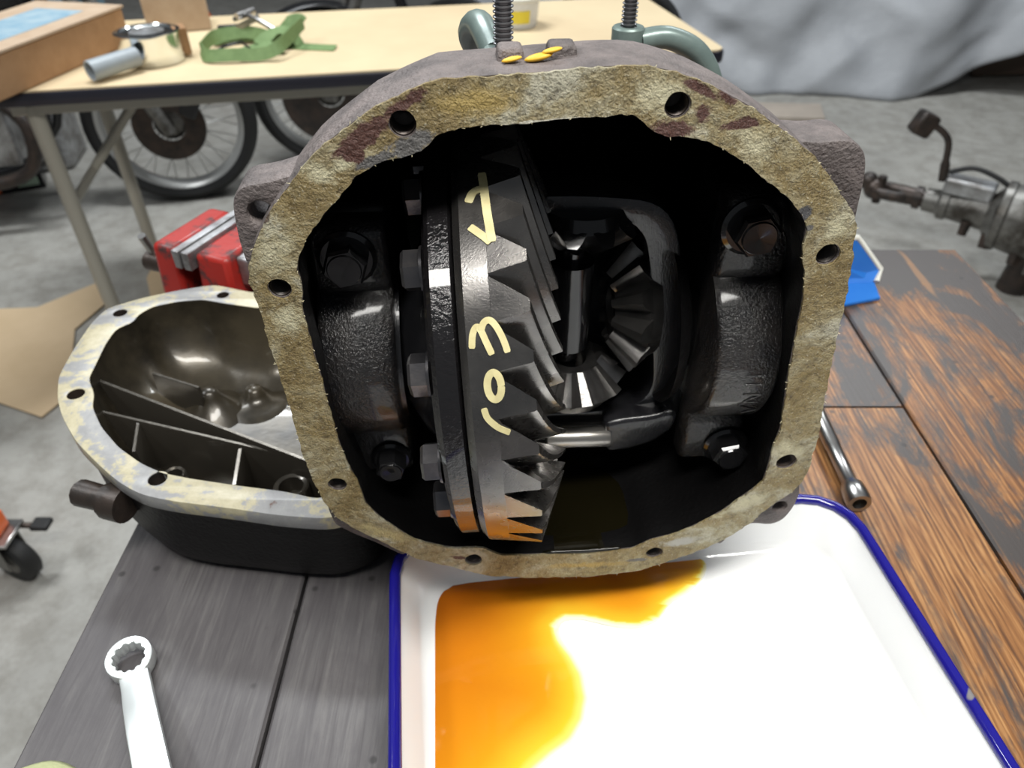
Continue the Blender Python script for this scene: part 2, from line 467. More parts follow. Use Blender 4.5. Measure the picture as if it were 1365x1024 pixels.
for x in (-0.21, 0.45):
    for y in (-0.2, 0.67):
        MB().box((x, y, (FLOOR - 0.042) / 2), (0.08, 0.08, -FLOOR - 0.0435)).build('leg', MT['benchleg'], bench, 30, 0.004, inv=binv)
for x in (-0.21, 0.45):
    MB().box((x, 0.235, -0.10), (0.045, 0.79, 0.09)).build('rail', MT['benchleg'], bench, 30, 0.003, inv=binv)
for y in (-0.2, 0.67):
    MB().box((0.12, y, -0.10), (0.58, 0.045, 0.09)).build('rail', MT['benchleg'], bench, 30, 0.003, inv=binv)

# ================================================================== differential housing
hous = thing('differential_housing', 'open cast-iron differential housing with torn tan gasket round its face', 'differential', HC, HY)
OUT = [(560,115),(575,107),(608,104),(676,99),(726,96),(794,89),(844,87),(872,89),(905,97),(939,109),(972,126),(1003,143),(1033,165),(1063,187),(1087,211),(1107,236),(1121,259),(1137,283),(1141,295),(1138,323),(1137,340),(1134,360),(1124,407),(1114,458),(1104,502),(1094,556),(1090,583),(1084,598),(1079,623),(1067,643),(1053,657),(1035,668),(1016,681),(1003,694),(972,714),(940,730),(905,742),(851,760),(790,767),(703,769),(649,766),(592,752),(554,743),(500,716),(470,702),(447,687),(432,668),(418,640),(404,606),(388,549),(371,492),(357,451),(347,411),(340,394),(332,374),(334,340),(340,322),(350,300),(369,270),(388,243),(401,226),(421,202),(440,186),(490,148),(534,126)]
INN = [(440,276),(457,256),(477,232),(495,220),(514,212),(535,209),(555,205),(568,195),(578,182),(602,172),(642,167),(689,164),(760,157),(841,152),(857,160),(870,174),(886,181),(905,181),(935,184),(969,200),(996,219),(1030,246),(1057,270),(1070,286),(1075,303),(1071,323),(1069,343),(1073,360),(1070,401),(1063,431),(1057,465),(1050,502),(1045,539),(1040,572),(1030,596),(1024,620),(1018,640),(1003,653),(982,667),(962,682),(930,699),(900,712),(868,719),(844,731),(777,738),(669,740),(656,735),(642,729),(598,730),(551,719),(507,690),(488,672),(478,645),(462,615),(452,589),(438,542),(430,508),(420,475),(411,441),(403,411),(404,391),(402,375),(396,358),(398,344),(405,323),(418,304),(430,288)]
HOLES = [(537,165,17.5),(903,140,16.5),(373,384,14.5),(1103,339,15),(450,645,11.5),(1048,615,13),(631,745,10.5),(872,736,10.5)]
def h2(p, d=0.0):
    q = hp(p[0], p[1], d); return (q.x, q.z)
NO = 220
out0 = resample([h2(p) for p in OUT], NO)
inn0 = resample([h2(p) for p in INN], NO)
cx = sum(p[0] for p in out0) / NO; cz = sum(p[1] for p in out0) / NO
def ray_radius(loop, n):
    """loop as star-shaped radii about (cx, cz), n even angles: rings of outer and inner line up"""
    res = []
    for k in range(n):
        a = 2 * math.pi * k / n; d = (math.cos(a), math.sin(a)); best = None
        m = len(loop)
        for i in range(m):
            x1, y1 = loop[i][0] - cx, loop[i][1] - cz; x2, y2 = loop[(i + 1) % m][0] - cx, loop[(i + 1) % m][1] - cz
            den = d[0] * (y2 - y1) - d[1] * (x2 - x1)
            if abs(den) < 1e-12: continue
            t = (x1 * (y2 - y1) - y1 * (x2 - x1)) / den
            s_ = (x1 * d[1] - y1 * d[0]) / den
            if t > 0 and -1e-6 <= s_ <= 1 + 1e-6: best = t if best is None else max(best, t)
        res.append(best)
    return res
NA = 144
ro = ray_radius(out0, NA); ri = ray_radius(inn0, NA)
def ring3(rad, k, d, soft=0.0, dz=0.0):
    n = len(rad); mean = sum(rad) / n
    return [(cx + math.cos(2 * math.pi * i / n) * (rad[i] * (1 - soft) + mean * soft) * k, d, cz + dz + math.sin(2 * math.pi * i / n) * (rad[i] * (1 - soft) + mean * soft) * k) for i in range(n)]
holes2 = []
for (px, py, r) in HOLES:
    c = hp(px, py); o = HI @ EYE
    dist = (c - o).length
    holes2.append((c.x, c.z, r / FPX * (c.y - o.y) / (HI.to_3x3() @ ray(px, py)).y * 1.03))
# flange plate
fl = plate_mesh('flange_face', [smooth_loop(out0), inn0] + [circle(x, z, r) for x, z, r in holes2], 0.0004, 0.013, face_map)
finish('flange_face', fl, MT['cast'], hous, 30)
shell = MB()
shell.loft([ring3(ro, 0.997, 0.002), ring3(ro, 1.004, 0.006), ring3(ro, 1.004, 0.030), ring3(ro, 0.992, 0.040), ring3(ro, 0.95, 0.064, 0.25), ring3(ro, 0.86, 0.12, 0.6), ring3(ro, 0.70, 0.165, 0.8), ring3(ro, 0.46, 0.195, 1), ring3(ro, 0.34, 0.21, 1)], False, True)
sh = shell.build('body', MT['cast'], hous, 40)
cav = MB()
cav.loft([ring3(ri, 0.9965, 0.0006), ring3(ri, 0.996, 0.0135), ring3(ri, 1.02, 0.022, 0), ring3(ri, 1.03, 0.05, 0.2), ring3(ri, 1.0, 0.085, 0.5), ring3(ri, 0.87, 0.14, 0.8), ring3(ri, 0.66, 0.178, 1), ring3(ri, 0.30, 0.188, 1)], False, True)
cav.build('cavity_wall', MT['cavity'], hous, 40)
# pinion nose and foot behind, standing on the bench
nose = MB()
nose.cyl((cx, 0.19, cz), (cx, 0.27, cz - 0.005), 0.048, 0.036, 28)
nose.cyl((cx, 0.27, cz - 0.005), (cx, 0.285, cz - 0.005), 0.052, 0.052, 28)
nose.build('pinion_nose', MT['cast'], hous, 40)
ft = MB(); ft.box((cx, 0.145, 0.0425), (0.085, 0.07, 0.085), taper=0.85)
ft.build('foot', MT['cast'], hous, 30, 0.004)

def jag(loop, amp, seed, n):
    lp = resample(loop, n); res = []
    for i in range(n):
        a, b = lp[i - 1], lp[(i + 1) % n]
        tx, ty = b[0] - a[0], b[1] - a[1]; L = math.hypot(tx, ty) or 1
        k = amp * (mnoise.noise(Vector((lp[i][0] * 260, lp[i][1] * 260, seed))) + 0.6 * mnoise.noise(Vector((lp[i][0] * 900, lp[i][1] * 900, seed))))
        res.append((lp[i][0] - ty / L * k, lp[i][1] + tx / L * k))
    return res
def make_gasket():
    m, nt, b = new_mat('torn_gasket')
    v = coords(nt)
    n1 = noise_tex(nt, v, 26, 7, 0.72, 0.5); n2 = noise_tex(nt, v, 230, 5, 0.7); n3 = noise_tex(nt, v, 850, 2, 0.6)
    c = ramp(nt, n1, [(0.30, (0.17, 0.115, 0.035)), (0.45, (0.28, 0.215, 0.092)), (0.54, (0.36, 0.31, 0.18)), (0.62, (0.50, 0.475, 0.36))])
    fl_ = ramp(nt, n2, [(0.30, (0.16, 0.15, 0.14)), (0.38, (0.55, 0.53, 0.48)), (0.52, (1, 1, 1))])
    mm = node(nt, 'ShaderNodeMix', data_type='RGBA', blend_type='MULTIPLY'); mm.inputs[0].default_value = 0.75
    nt.links.new(c, mm.inputs[6]); nt.links.new(fl_, mm.inputs[7]); c = mm.outputs[2]
    fib = ramp(nt, n3, [(0.62, (0, 0, 0)), (0.72, (1, 1, 1))])
    c = mix(nt, math_n(nt, 'MULTIPLY', fib, 0.6), c, (0.60, 0.56, 0.42))
    nw = noise_tex(nt, v, 60, 8, 0.75, 0.6)
    sep = node(nt, 'ShaderNodeSeparateXYZ'); nt.links.new(v, sep.inputs[0])
    def patch(c, px, py, rx, ry, rot, col, hard=3.0, amp=1.5):
        p = hp(px, py); s_ = 0.30 / FPX
        ca, sa = math.cos(R(rot)), math.sin(R(rot))
        dx = math_n(nt, 'SUBTRACT', sep.outputs[0], p.x); dz = math_n(nt, 'SUBTRACT', sep.outputs[2], p.z)
        a = math_n(nt, 'ADD', math_n(nt, 'MULTIPLY', dx, ca / (rx * s_)), math_n(nt, 'MULTIPLY', dz, sa / (rx * s_)))
        bb = math_n(nt, 'ADD', math_n(nt, 'MULTIPLY', dx, -sa / (ry * s_)), math_n(nt, 'MULTIPLY', dz, ca / (ry * s_)))
        d = math_n(nt, 'SQRT', math_n(nt, 'ADD', math_n(nt, 'MULTIPLY', a, a), math_n(nt, 'MULTIPLY', bb, bb)))
        d = math_n(nt, 'ADD', d, math_n(nt, 'MULTIPLY', math_n(nt, 'SUBTRACT', nw, 0.5), amp))
        f = math_n(nt, 'MULTIPLY', math_n(nt, 'SUBTRACT', 1.0, d), hard, True)
        return mix(nt, f, c, col)
    pale = (0.58, 0.54, 0.36); rust = (0.085, 0.030, 0.020); bare = (0.13, 0.125, 0.12)
    for a in [(640,135,60,22,3,(0.40,0.29,0.09)),(420,228,34,16,-40,pale),(368,335,26,36,0,pale),(385,425,30,30,10,pale),(1000,190,60,22,-40,pale),(1115,305,22,26,0,pale),
              (1050,598,34,26,0,pale),(988,672,60,22,25,pale),(885,128,40,26,0,pale),(520,712,60,16,-30,(0.46,0.38,0.18)),(905,722,44,14,10,(0.45,0.44,0.40)),(780,752,90,10,0,(0.42,0.29,0.08)),(460,215,20,10,30,pale)]:
        c = patch(c, *a, 1.3, 3.6)
    for a in [(487,178,52,13,33,rust),(535,140,38,10,30,rust),(548,192,34,17,20,bare),(505,212,26,9,20,bare),(898,172,30,14,0,rust),(935,118,30,8,-25,rust),(968,128,20,8,-30,rust),
              (984,165,27,9,10,rust),(936,150,13,16,0,rust),(1072,285,10,13,20,(0.08,0.08,0.085)),(1078,303,6,5,0,bare),(470,205,14,10,0,rust),(352,285,8,14,0,(0.1,0.07,0.05)),(612,742,22,6,-10,rust),(850,745,22,6,0,bare),
              (1087,620,6,18,0,bare),(740,160,60,3,3,(0.75,0.72,0.6))]:
        c = patch(c, *a, 3.5, 3.4)
    nt.links.new(c, b.inputs['Base Color'])
    b.inputs['Roughness'].default_value = 0.48; b.inputs['Specular IOR Level'].default_value = 0.55
    h = math_n(nt, 'ADD', math_n(nt, 'ADD', math_n(nt, 'MULTIPLY', n2, 0.8), math_n(nt, 'MULTIPLY', n1, 0.9)), math_n(nt, 'MULTIPLY', n3, 0.22))
    bump(nt, b, h, 1.0, 0.0042)
    return m
MT['gasket'] = make_gasket()
gk = plate_mesh('torn_gasket', [jag(out0, 0.0007, 1.5, 420), jag(inn0, 0.0006, 5.5, 420)] + [jag(circle(x, z, r * 1.06), 0.0004, 9, 30) for x, z, r in holes2], -0.0008, 0.0006, face_map)
g = finish('torn_gasket', gk, MT['gasket'], hous, 30)
g['label'] = 'torn tan paper gasket stuck to the face'
# frayed fibres along the edges of the gasket
fb = MB(); rnd = random.Random(3)
for lp, sgn in ((out0, 1), (inn0, -1)):
    for k in range(70):
        i = rnd.randrange(len(lp)); p = lp[i]
        ang = math.atan2(p[1] - cz, p[0] - cx) + rnd.uniform(-1.4, 1.4)
        L = rnd.uniform(0.0004, 0.0015) * sgn
        q = (p[0] + math.cos(ang) * L, p[1] + math.sin(ang) * L)
        fb.sweep([(p[0], -0.0004, p[1]), ((p[0] + q[0]) / 2, -0.0008, (p[1] + q[1]) / 2), (q[0], -0.0009 + rnd.uniform(-.0006, .0008), q[1])], [0.00020, 0.00013, 0.00006], 5)
fo = fb.build('gasket_fibre', mat('pale_fibre', (0.62, 0.56, 0.36), 0.6), hous, 60); fo['kind'] = 'stuff'
# threads in the bolt holes
for (x, z, r) in holes2:
    pr = [(0.0010 + 0.0011 * (k // 2) + 0.00055 * (k % 2), r * (0.99 if k % 2 else 0.88)) for k in range(20)]
    t_ = MB().lathe(pr + [(0.0125, 0.0001)], (x, 0, z), (0, 1, 0), 22)
    t_.build('threaded_hole', MT['rust_dark'], hous, 20)
# mounting ears behind the flange
def ear(pts, hole, d0, d1, anchor):
    lp = resample([h2(p, d0) for p in pts], 60)
    loops = [smooth_loop(lp, 2)]
    if hole:
        c = hp(hole[0], hole[1], d0)
        loops.append(circle(c.x, c.z, hole[2]))
    me = plate_mesh('mounting_ear', loops, d0, d1, face_map, 0.0015)
    return finish('mounting_ear', me, MT['cast'], hous, 35)
ear([(322,248),(312,258),(309,272),(312,292),(318,322),(327,350),(338,372),(372,360),(420,300),(440,230),(420,205),(396,231),(357,243)], (347,285,0.0052), 0.010, 0.032, None)
ear([(1062,187),(1094,190),(1130,186),(1146,192),(1155,206),(1156,222),(1152,248),(1145,275),(1141,296),(1128,318),(1090,300),(1050,240)], None, 0.008, 0.034, None)
ear([(1064,640),(1068,655),(1060,675),(1045,694),(1028,701),(1004,698),(978,704),(962,728),(940,720),(960,680),(1010,640)], (1040,676,0.0042), 0.006, 0.024, None)
ear([(440,668),(436,678),(446,700),(470,712),(500,724),(538,742),(546,734),(505,706),(458,676)], None, 0.008, 0.024, None)
# casting bosses on the crown, with dabs of yellow paint
for (px, py, wx) in ((680, 72, 0.0115), (749, 68, 0.0125)):
    p = hp(px, py, 0.018)
    bb = MB().box((p.x, 0.020, p.z - 0.001), (wx, 0.013, 0.008), taper=0.8).build('casting_boss', MT['cast'], hous, 30, 0.0015)
for (px, py, s_) in ((718, 76, 0.0042), (736, 67, 0.003), (682, 79, 0.003)):
    p = hp(px, py, 0.011)
    MB().ball((p.x, p.y, p.z), s_, 12, 8, (1.3, 0.6, 0.30), Matrix.Rotation(-0.2, 3, 'Y')).build('paint_dab', mat('orange_yellow_paint', (0.72, 0.42, 0.03), 0.5), hous, 60)

# bearing caps with their bolts
def cap_piece(xc, wd, z_hi, z_lo, letters=None):
    R0 = 0.051; prof = []
    for k in range(25):
        a = R(-62 + 124 * k / 24)
        prof.append((AXD - R0 * math.cos(a), AXZ + R0 * math.sin(a)))
    prof = [(0.046, z_lo - 0.014), (0.034, z_lo - 0.013), (0.031, z_lo - 0.009), (0.031, AXZ - 0.053)] + prof + [(0.031, AXZ + 0.053), (0.031, z_hi + 0.009), (0.034, z_hi + 0.013), (0.046, z_hi + 0.014)]
    b = MB()
    rings = []
    n = len(prof)
    for x, k in ((-wd / 2, 0.0025), (-wd / 2 + 0.0025, 0.0), (wd / 2 - 0.0025, 0.0), (wd / 2, 0.0025)):
        rings.append([(xc + x, y + k, AXZ + (z - AXZ) * (1 - k * 2)) for (y, z) in prof])
    b.loft(rings, True, True, closed=True)
    # back plate so the cap is closed down to its joint
    o = b.build('bearing_cap', MT['cap'], hous, 50)
    return o
def flange_bolt(x, z, d, head_r=0.0098, wash_r=0.0142, h=0.0115, rot=0.2):
    b = MB()
    b.lathe([(0.0, 0.0), (0.0, wash_r), (-0.0016, wash_r), (-0.0030, wash_r * 0.86), (-0.0030, 0)], (x, d, z), (0, 1, 0), 32)
    hexr = head_r * 1.16
    pts = [(-0.0025, hexr), (-h + 0.0016, hexr), (-h, hexr * 0.88)]
    rings = []
    for (yy, r) in pts:
        rings.append([(x + r * math.cos(rot + math.pi / 3 * k), d + yy, z + r * math.sin(rot + math.pi / 3 * k)) for k in range(6)])
    b.loft(rings, False, True)
    b.lathe([(-h, 0.0), (-h - 0.0004, 0.0), (-h - 0.0009, head_r * 0.80), (-h, head_r * 0.86)], (x, d, z), (0, 1, 0), 32)
    return b
lb_t, lb_b = hp(462, 346, 0.028), hp(522, 613, 0.028)
rb_t, rb_b = hp(1003, 304, 0.028), hp(968, 596, 0.028)
capL = cap_piece((lb_t.x + lb_b.x) / 2 - 0.0032, 0.036, lb_t.z, lb_b.z)
capR = cap_piece((rb_t.x + rb_b.x) / 2 - 0.001, 0.034, rb_t.z, rb_b.z)
for p, k in ((lb_t, 1), (lb_b, .82), (rb_t, 1.05), (rb_b, .95)):
    flange_bolt(p.x, p.z, 0.0305, 0.0092 * k, 0.0138 * k, 0.0125).build('cap_bolt', MT['bolt_black'], hous, 30)
# raised casting letters VN11 on the right-hand cap, read from the bottom upwards
def zp(x, y): return (900 + x / 5.6875, 440 + y / 5.6875)
st = MB()
for seg in [[(495,576),(612,600)],[(612,600),(495,624)],[(518,545),(620,543)],[(518,490),(645,490)],[(520,543),(643,492)],[(535,417),(662,413)],[(535,357),(690,350)],[(690,350),(672,336)],[(662,413),(646,430)]]:
    pts = []
    for k in range(5):
        a, b = seg; q = zp(a[0] + (b[0] - a[0]) * k / 4, a[1] + (b[1] - a[1]) * k / 4)
        pts.append(hcyl(q[0], q[1], 0.0512))
    st.sweep(pts, 0.00055, 6)
st.build('raised_lettering', MT['cap'], capR, 60)
# webs and bearing seats behind the caps
for xc, sg in (((lb_t.x + lb_b.x) / 2, -1), ((rb_t.x + rb_b.x) / 2, 1)):
    b = MB().lathe([(-0.017, 0.026), (0.017, 0.026), (0.017, 0.044), (-0.017, 0.044)], (xc, AXD + 0.002, AXZ), (1, 0, 0), 40, True)
    b.build('bearing_race', MT['case'], hous, 40)
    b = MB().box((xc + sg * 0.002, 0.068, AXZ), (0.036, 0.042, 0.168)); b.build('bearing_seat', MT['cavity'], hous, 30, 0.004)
# oil left in the bottom of the housing
ZO = hp(775, 737).z + 0.0007
ol = []
for k in range(NA):
    x = cx + math.cos(2 * math.pi * k / NA) * 0; 
half = lambda d, f: max(0.001, f)
rows = []
def chord(d):
    rg = None
    tabs = [(0.0006, 0.9965, 0), (0.0135, 0.996, 0), (0.022, 1.02, 0), (0.05, 1.03, 0.2), (0.085, 1.0, 0.5), (0.14, 0.87, 0.8)]
    for (d0, k0, s0), (d1, k1, s1) in zip(tabs, tabs[1:]):
        if d0 <= d <= d1 + 1e-9:
            f = (d - d0) / (d1 - d0); rg = ring3(ri, k0 + (k1 - k0) * f, d, s0 + (s1 - s0) * f)
    xs = []
    for a, b in zip(rg, rg[1:] + rg[:1]):
        if (a[2] - ZO) * (b[2] - ZO) < 0:
            f = (ZO - a[2]) / (b[2] - a[2]); xs.append(a[0] + (b[0] - a[0]) * f)
    return (min(xs), max(xs)) if len(xs) >= 2 else None
ob_ = MB(); rows = []
for i in range(15):
    d = 0.0012 + (0.125 - 0.0012) * i / 14
    c_ = chord(d)
    if c_: rows.append([(c_[0] + 0.0003 + (c_[1] - c_[0] - 0.0006) * k / 16, d, ZO) for k in range(17)])
ob_.loft(rows, closed=False)
lipa, lipb = hp(722, 735.5, 0.0), hp(832, 734, 0.0)
ob_.sweep([(lipa.x + (lipb.x - lipa.x) * k / 12, 0.0008 + 0.0006 * abs(k - 6) / 6, ZO) for k in range(13)], [0.0003] + [0.0013] * 11 + [0.0003], 10)
oil_h = ob_.build('gear_oil', MT['oil_black'], None, 60)
oil_h.location = HC; oil_h.rotation_euler = (0, 0, HY)
tag(oil_h, 'black pool of old gear oil lying in the bottom of the iron housing', 'oil', None, 'stuff')

# ================================================================== ring gear and carrier
car = thing('differential_carrier', 'oily ring gear and carrier with painted digits seated in the iron housing', 'gear', HC, HY)
XB = -0.0212; RR = 0.112; RI = 0.079
AX0 = (0, AXD, AXZ)
GT = Matrix.Translation((0.0032, AXD, AXZ)) @ Matrix.Rotation(-0.028, 4, 'Z') @ Matrix.Rotation(-0.056, 4, 'Y') @ Matrix.Translation((0, -AXD, -AXZ))
if (GT @ Vector((0, AXD, AXZ - 0.1))).x < (GT @ Vector((0, AXD, AXZ + 0.1))).x:
    GT = Matrix.Translation((0.0032, AXD, AXZ)) @ Matrix.Rotation(-0.028, 4, 'Z') @ Matrix.Rotation(0.056, 4, 'Y') @ Matrix.Translation((0, -AXD, -AXZ))
GI = GT.inverted()
rg = MB()
NT = 35
prof = [(XB + 0.0, 0.074), (XB + 0.0, RR - 0.0050), (XB + 0.0032, RR - 0.0014), (XB + 0.0138, RR - 0.0002), (XB + 0.0142, RR - 0.0006), (XB + 0.0300, RI), (XB + 0.030, 0.074)]
rg.lathe(prof, AX0, (1, 0, 0), 164, True)
def gp(x, r, a):
    # a: angle above the front, front = towards the open face (-y)
    return (x, AXD - r * math.cos(a), AXZ + r * math.sin(a))
pitch = 2 * math.pi / NT
for k in range(NT):
    a0 = k * pitch + 0.02
    rings = []
    for s_ in range(7):
        f = s_ / 6
        r = RR + (RI - RR) * f
        da = -0.40 * f
        xr = XB + 0.0136 + (0.0300 - 0.0136) * f; xt = XB + 0.0298 + (0.0440 - 0.0298) * f
        sk = -pitch * 0.17 * (1 - 0.5 * f); dr = 0.0022 * (1 - f)
        wr, wt = pitch * 0.475, pitch * (0.14 - 0.04 * f)
        cc = a0 + da
        rings.append([gp(xr, r, cc - wr), gp(xr + (xt - xr) * 0.5, r + dr / 2, cc + sk / 2 - (wr * .47 + wt * .53)), gp(xt - 0.0008, r + dr, cc + sk - wt), gp(xt, r + dr, cc + sk - wt * 0.8), gp(xt, r + dr, cc + sk + wt * 0.8), gp(xt - 0.0008, r + dr, cc + sk + wt), gp(xr + (xt - xr) * 0.5, r + dr / 2, cc + sk / 2 + (wr * .47 + wt * .53)), gp(xr, r, cc + wr)])
    rg.loft(rings, True, True)
ring = rg.build('ring_gear', MT['gear'], car, 28, inv=GT)
# yellow paint-pen marks on the rim
def gcone(px, py):
    o = GI @ (HI @ EYE); v = GI.to_3x3() @ (HI.to_3x3() @ ray(px, py)); r = RR
    for _ in range(5):
        a = v.y ** 2 + v.z ** 2; b = 2 * ((o.y - AXD) * v.y + (o.z - AXZ) * v.z)
        c = (o.y - AXD) ** 2 + (o.z - AXZ) ** 2 - r * r
        p = o + v * ((-b - math.sqrt(max(0, b * b - 4 * a * c))) / (2 * a))
        r = RR - 0.0014 + 0.125 * (p.x - XB - 0.0032) + 0.0004
    return p
def stroke(pts, w_):
    pm = MB()
    pp = catmull([(x, y, 0) for x, y in pts], 5); P = [gcone(p.x, p.y) for p in pp]
    L, Rr = [], []
    for i, p in enumerate(P):
        a, b = P[max(0, i - 1)], P[min(len(P) - 1, i + 1)]
        t = (b - a).normalized(); nrm = Vector((0, p.y - AXD, p.z - AXZ)).normalized(); s_ = t.cross(nrm).normalized()
        ww = w_ / 2 * (0.75 if i in (0, len(P) - 1) else 1.0)
        L.append(p + s_ * ww); Rr.append(p - s_ * ww)
    bot = [p - Vector((0, p.y - AXD, p.z - AXZ)).normalized() * 0.0005 for p in L]; bot2 = [p - Vector((0, p.y - AXD, p.z - AXZ)).normalized() * 0.0005 for p in Rr]
    pm.loft([[a, b, d, c] for a, b, c, d in zip(L, Rr, bot, bot2)], True, True)
    o = pm.build('paint_mark', MT['paint'], ring, 60, inv=GT)
    o['label'] = 'yellow hand-painted stroke'
W_ = 0.0027
stroke([(629,465),(630,446),(635,436),(641,441),(648,456),(656,473)], W_)
stroke([(641,441),(645,430),(653,427),(662,436),(671,453),(677,470)], W_)
stroke([(659 + 11 * math.cos(t) * 0.85 - 0.25 * 18 * -math.sin(t) * .3, 515 + 18 * math.sin(t)) for t in [2 * math.pi * k / 12 for k in range(13)]], 0.0030)
stroke([(645,545),(650,558),(662,569),(672,574),(680,577)], W_)
stroke([(624,270),(630,257),(641,251)], 0.0036)
stroke([(642,230),(645,250),(648,275),(652,300),(656,322)], 0.0036)
stroke([(626,302),(636,309),(646,316),(654,323)], 0.0034)
# bolting flange of the carrier and its bolts
fl = MB().lathe([(XB - 0.0005, 0.05), (XB - 0.0005, 0.1045), (XB - 0.002, 0.1065), (XB - 0.0105, 0.1065), (XB - 0.0125, 0.1045), (XB - 0.0125, 0.098), (XB - 0.0145, 0.096), (XB - 0.0145, 0.05)], AX0, (1, 0, 0), 96, True)
fl.build('carrier_flange', MT['flange_oil'], car, 40, inv=GT)
def hexbolt(c, ax, af, h, rot=0.0):
    ax = Vector(ax); c = Vector(c); b = MB()
    q = Vector((0, 0, 1)); e1 = q; e2 = ax.cross(e1)
    r = af / 2 / math.cos(math.pi / 6); rings = []
    for (hh, k) in ((0, 1), (h - 0.0014, 1), (h, 0.86)):
        rings.append([c + ax * hh + (e1 * math.cos(rot + math.pi / 3 * i) + e2 * math.sin(rot + math.pi / 3 * i)) * r * k for i in range(6)])
    b.loft(rings, True, True)
    b.lathe([(0, r * 0.5), (0.0, r * 1.12), (0.0012, r * 1.1), (0.0014, r)], c, ax, 24)
    return b
for k in range(12):
    a = R(25 + 30 * k)
    hexbolt(gp(XB - 0.0145, 0.0885, a), (-1, 0, 0), 0.0165, 0.0095, a + 0.25).build('ring_gear_bolt', MT['bolt'], car, 30, inv=GT)
# carrier hub on the left side, towards the bearing
MB().lathe([(XB - 0.014, 0.060), (XB - 0.022, 0.052), (XB - 0.034, 0.032), (XB - 0.060, 0.026), (XB - 0.060, 0.0)], AX0, (1, 0, 0), 48).build('bearing_hub', MT['case'], car, 40)
# case: window frame
def case_loop(pts, d): return resample([h2(p, d) for p in pts], 80)
DF = AXD - 0.002
fo_ = [(716,262),(770,261),(830,264),(868,268),(893,284),(905,312),(909,360),(911,420),(911,480),(910,530),(907,552),(893,566),(860,572),(812,574),(770,577),(716,579)]
fi_ = [(722,286),(780,285),(820,288),(846,299),(861,318),(866,350),(868,420),(871,480),(871,512),(862,530),(846,541),(820,546),(770,550),(722,552)]
me = plate_mesh('case_frame', [smooth_loop(case_loop(fo_, DF)), smooth_loop(case_loop(fi_, DF))], DF, DF + 0.030, face_map, 0.0012)
finish('case_frame', me, MT['case'], car, 35)
pR = hp(909, 420, DF); pRi = hp(868, 420, DF)
# hidden back of the case, and hub to the right
x1 = pR.x
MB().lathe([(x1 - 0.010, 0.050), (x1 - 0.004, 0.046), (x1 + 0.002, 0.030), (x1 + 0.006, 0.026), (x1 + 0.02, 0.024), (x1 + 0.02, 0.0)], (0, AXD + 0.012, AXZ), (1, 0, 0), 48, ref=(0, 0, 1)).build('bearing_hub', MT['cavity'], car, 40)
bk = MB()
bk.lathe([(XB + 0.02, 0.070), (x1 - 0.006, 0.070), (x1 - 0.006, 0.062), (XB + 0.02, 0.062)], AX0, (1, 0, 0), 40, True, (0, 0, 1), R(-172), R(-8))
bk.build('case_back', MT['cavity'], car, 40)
# lower lug with the bright lock pin
p0, p1 = hp(728, 584, DF - 0.010), hp(812, 582, DF - 0.010)
lp_ = MB()
lp_.sweep([p0, p0.lerp(p1, 0.02), p0.lerp(p1, 0.98), p1], [0.0058, 0.0062, 0.0062, 0.0056], 24)
lp_.build('lock_pin', MT['rod'], car, 40)
lg = [(806,566),(830,560),(868,556),(897,548),(905,556),(895,575),(872,590),(840,600),(808,604)]
lr0 = smooth_loop(resample([h2(p, DF - 0.012) for p in lg], 40)); 
me = plate_mesh('case_lug', [lr0], DF - 0.012, DF + 0.02, face_map, 0.003)
finish('case_lug', me, MT['case'], car, 50)
# cross shaft with stepped end
s0, s1 = hp(765, 372, AXD), hp(765, 470, AXD)
shaft = MB(); xs_ = s0.x; ys_ = AXD + 0.008
z_hi, z_lo = AXZ + 0.040, AXZ - 0.0135
shaft.lathe([(z_lo - 0.016 - AXZ, 0.0), (z_lo - 0.016 - AXZ, 0.0062), (z_lo - 0.001 - AXZ, 0.0062), (z_lo - 0.001 - AXZ, 0.0108), (z_lo - AXZ, 0.0118), (z_hi - AXZ, 0.0118), (z_hi - AXZ, 0.006), (z_hi + 0.02 - AXZ, 0.006), (z_hi + 0.02 - AXZ, 0)], (xs_, ys_, AXZ), (0, 0, 1), 36)
shaft.build('cross_shaft', MT['bolt_black'], car, 40)
# bevel gears: two pinions on the shaft and a side gear
def bevel(c, ax, r, hgt, nt, ref, wt_=0.62):
    """teeth on the side that looks along ax; cone opening"""
    ax = Vector(ax).normalized(); c = Vector(c); b = MB()
    q = Vector(ref); e1 = (q - ax * q.dot(ax)).normalized(); e2 = ax.cross(e1)
    b.lathe([(-hgt * 0.5, r * 0.3), (-hgt * 0.5, r * 0.80), (0.0, r * 0.93), (hgt, r * 0.50), (hgt, r * 0.3)], c, ax, 48, True, ref)
    pt = 2 * math.pi / nt
    def P(h, rr, a): return c + ax * h + (e1 * math.cos(a) + e2 * math.sin(a)) * rr
    for k in range(nt):
        a = pt * k; rings = []
        for f in (0, 0.5, 1):
            rr0 = r * (0.92 + (0.50 - 0.92) * f); h0 = hgt * f
            nx, nh = 0.75, 0.65
            th = hgt * (0.55 - 0.28 * f)
            w0, w1 = pt * 0.40, pt * 0.13
            rings.append([P(h0 - th * .2, rr0, a - w0), P(h0 + th * nh * .6, rr0 + th * nx * .6, a - (w0 + w1) / 2.2), P(h0 + th * nh, rr0 + th * nx, a - w1), P(h0 + th * nh, rr0 + th * nx, a + w1), P(h0 + th * nh * .6, rr0 + th * nx * .6, a + (w0 + w1) / 2.2), P(h0 - th * .2, rr0, a + w0)])
        b.loft(rings, True, True)
    return b
bevel((xs_ + 0.002, ys_, AXZ - 0.040), (0, 0, 1), 0.030, 0.015, 9, (1, 0, 0)).build('pinion_gear', MT['gear2'], car, 25)
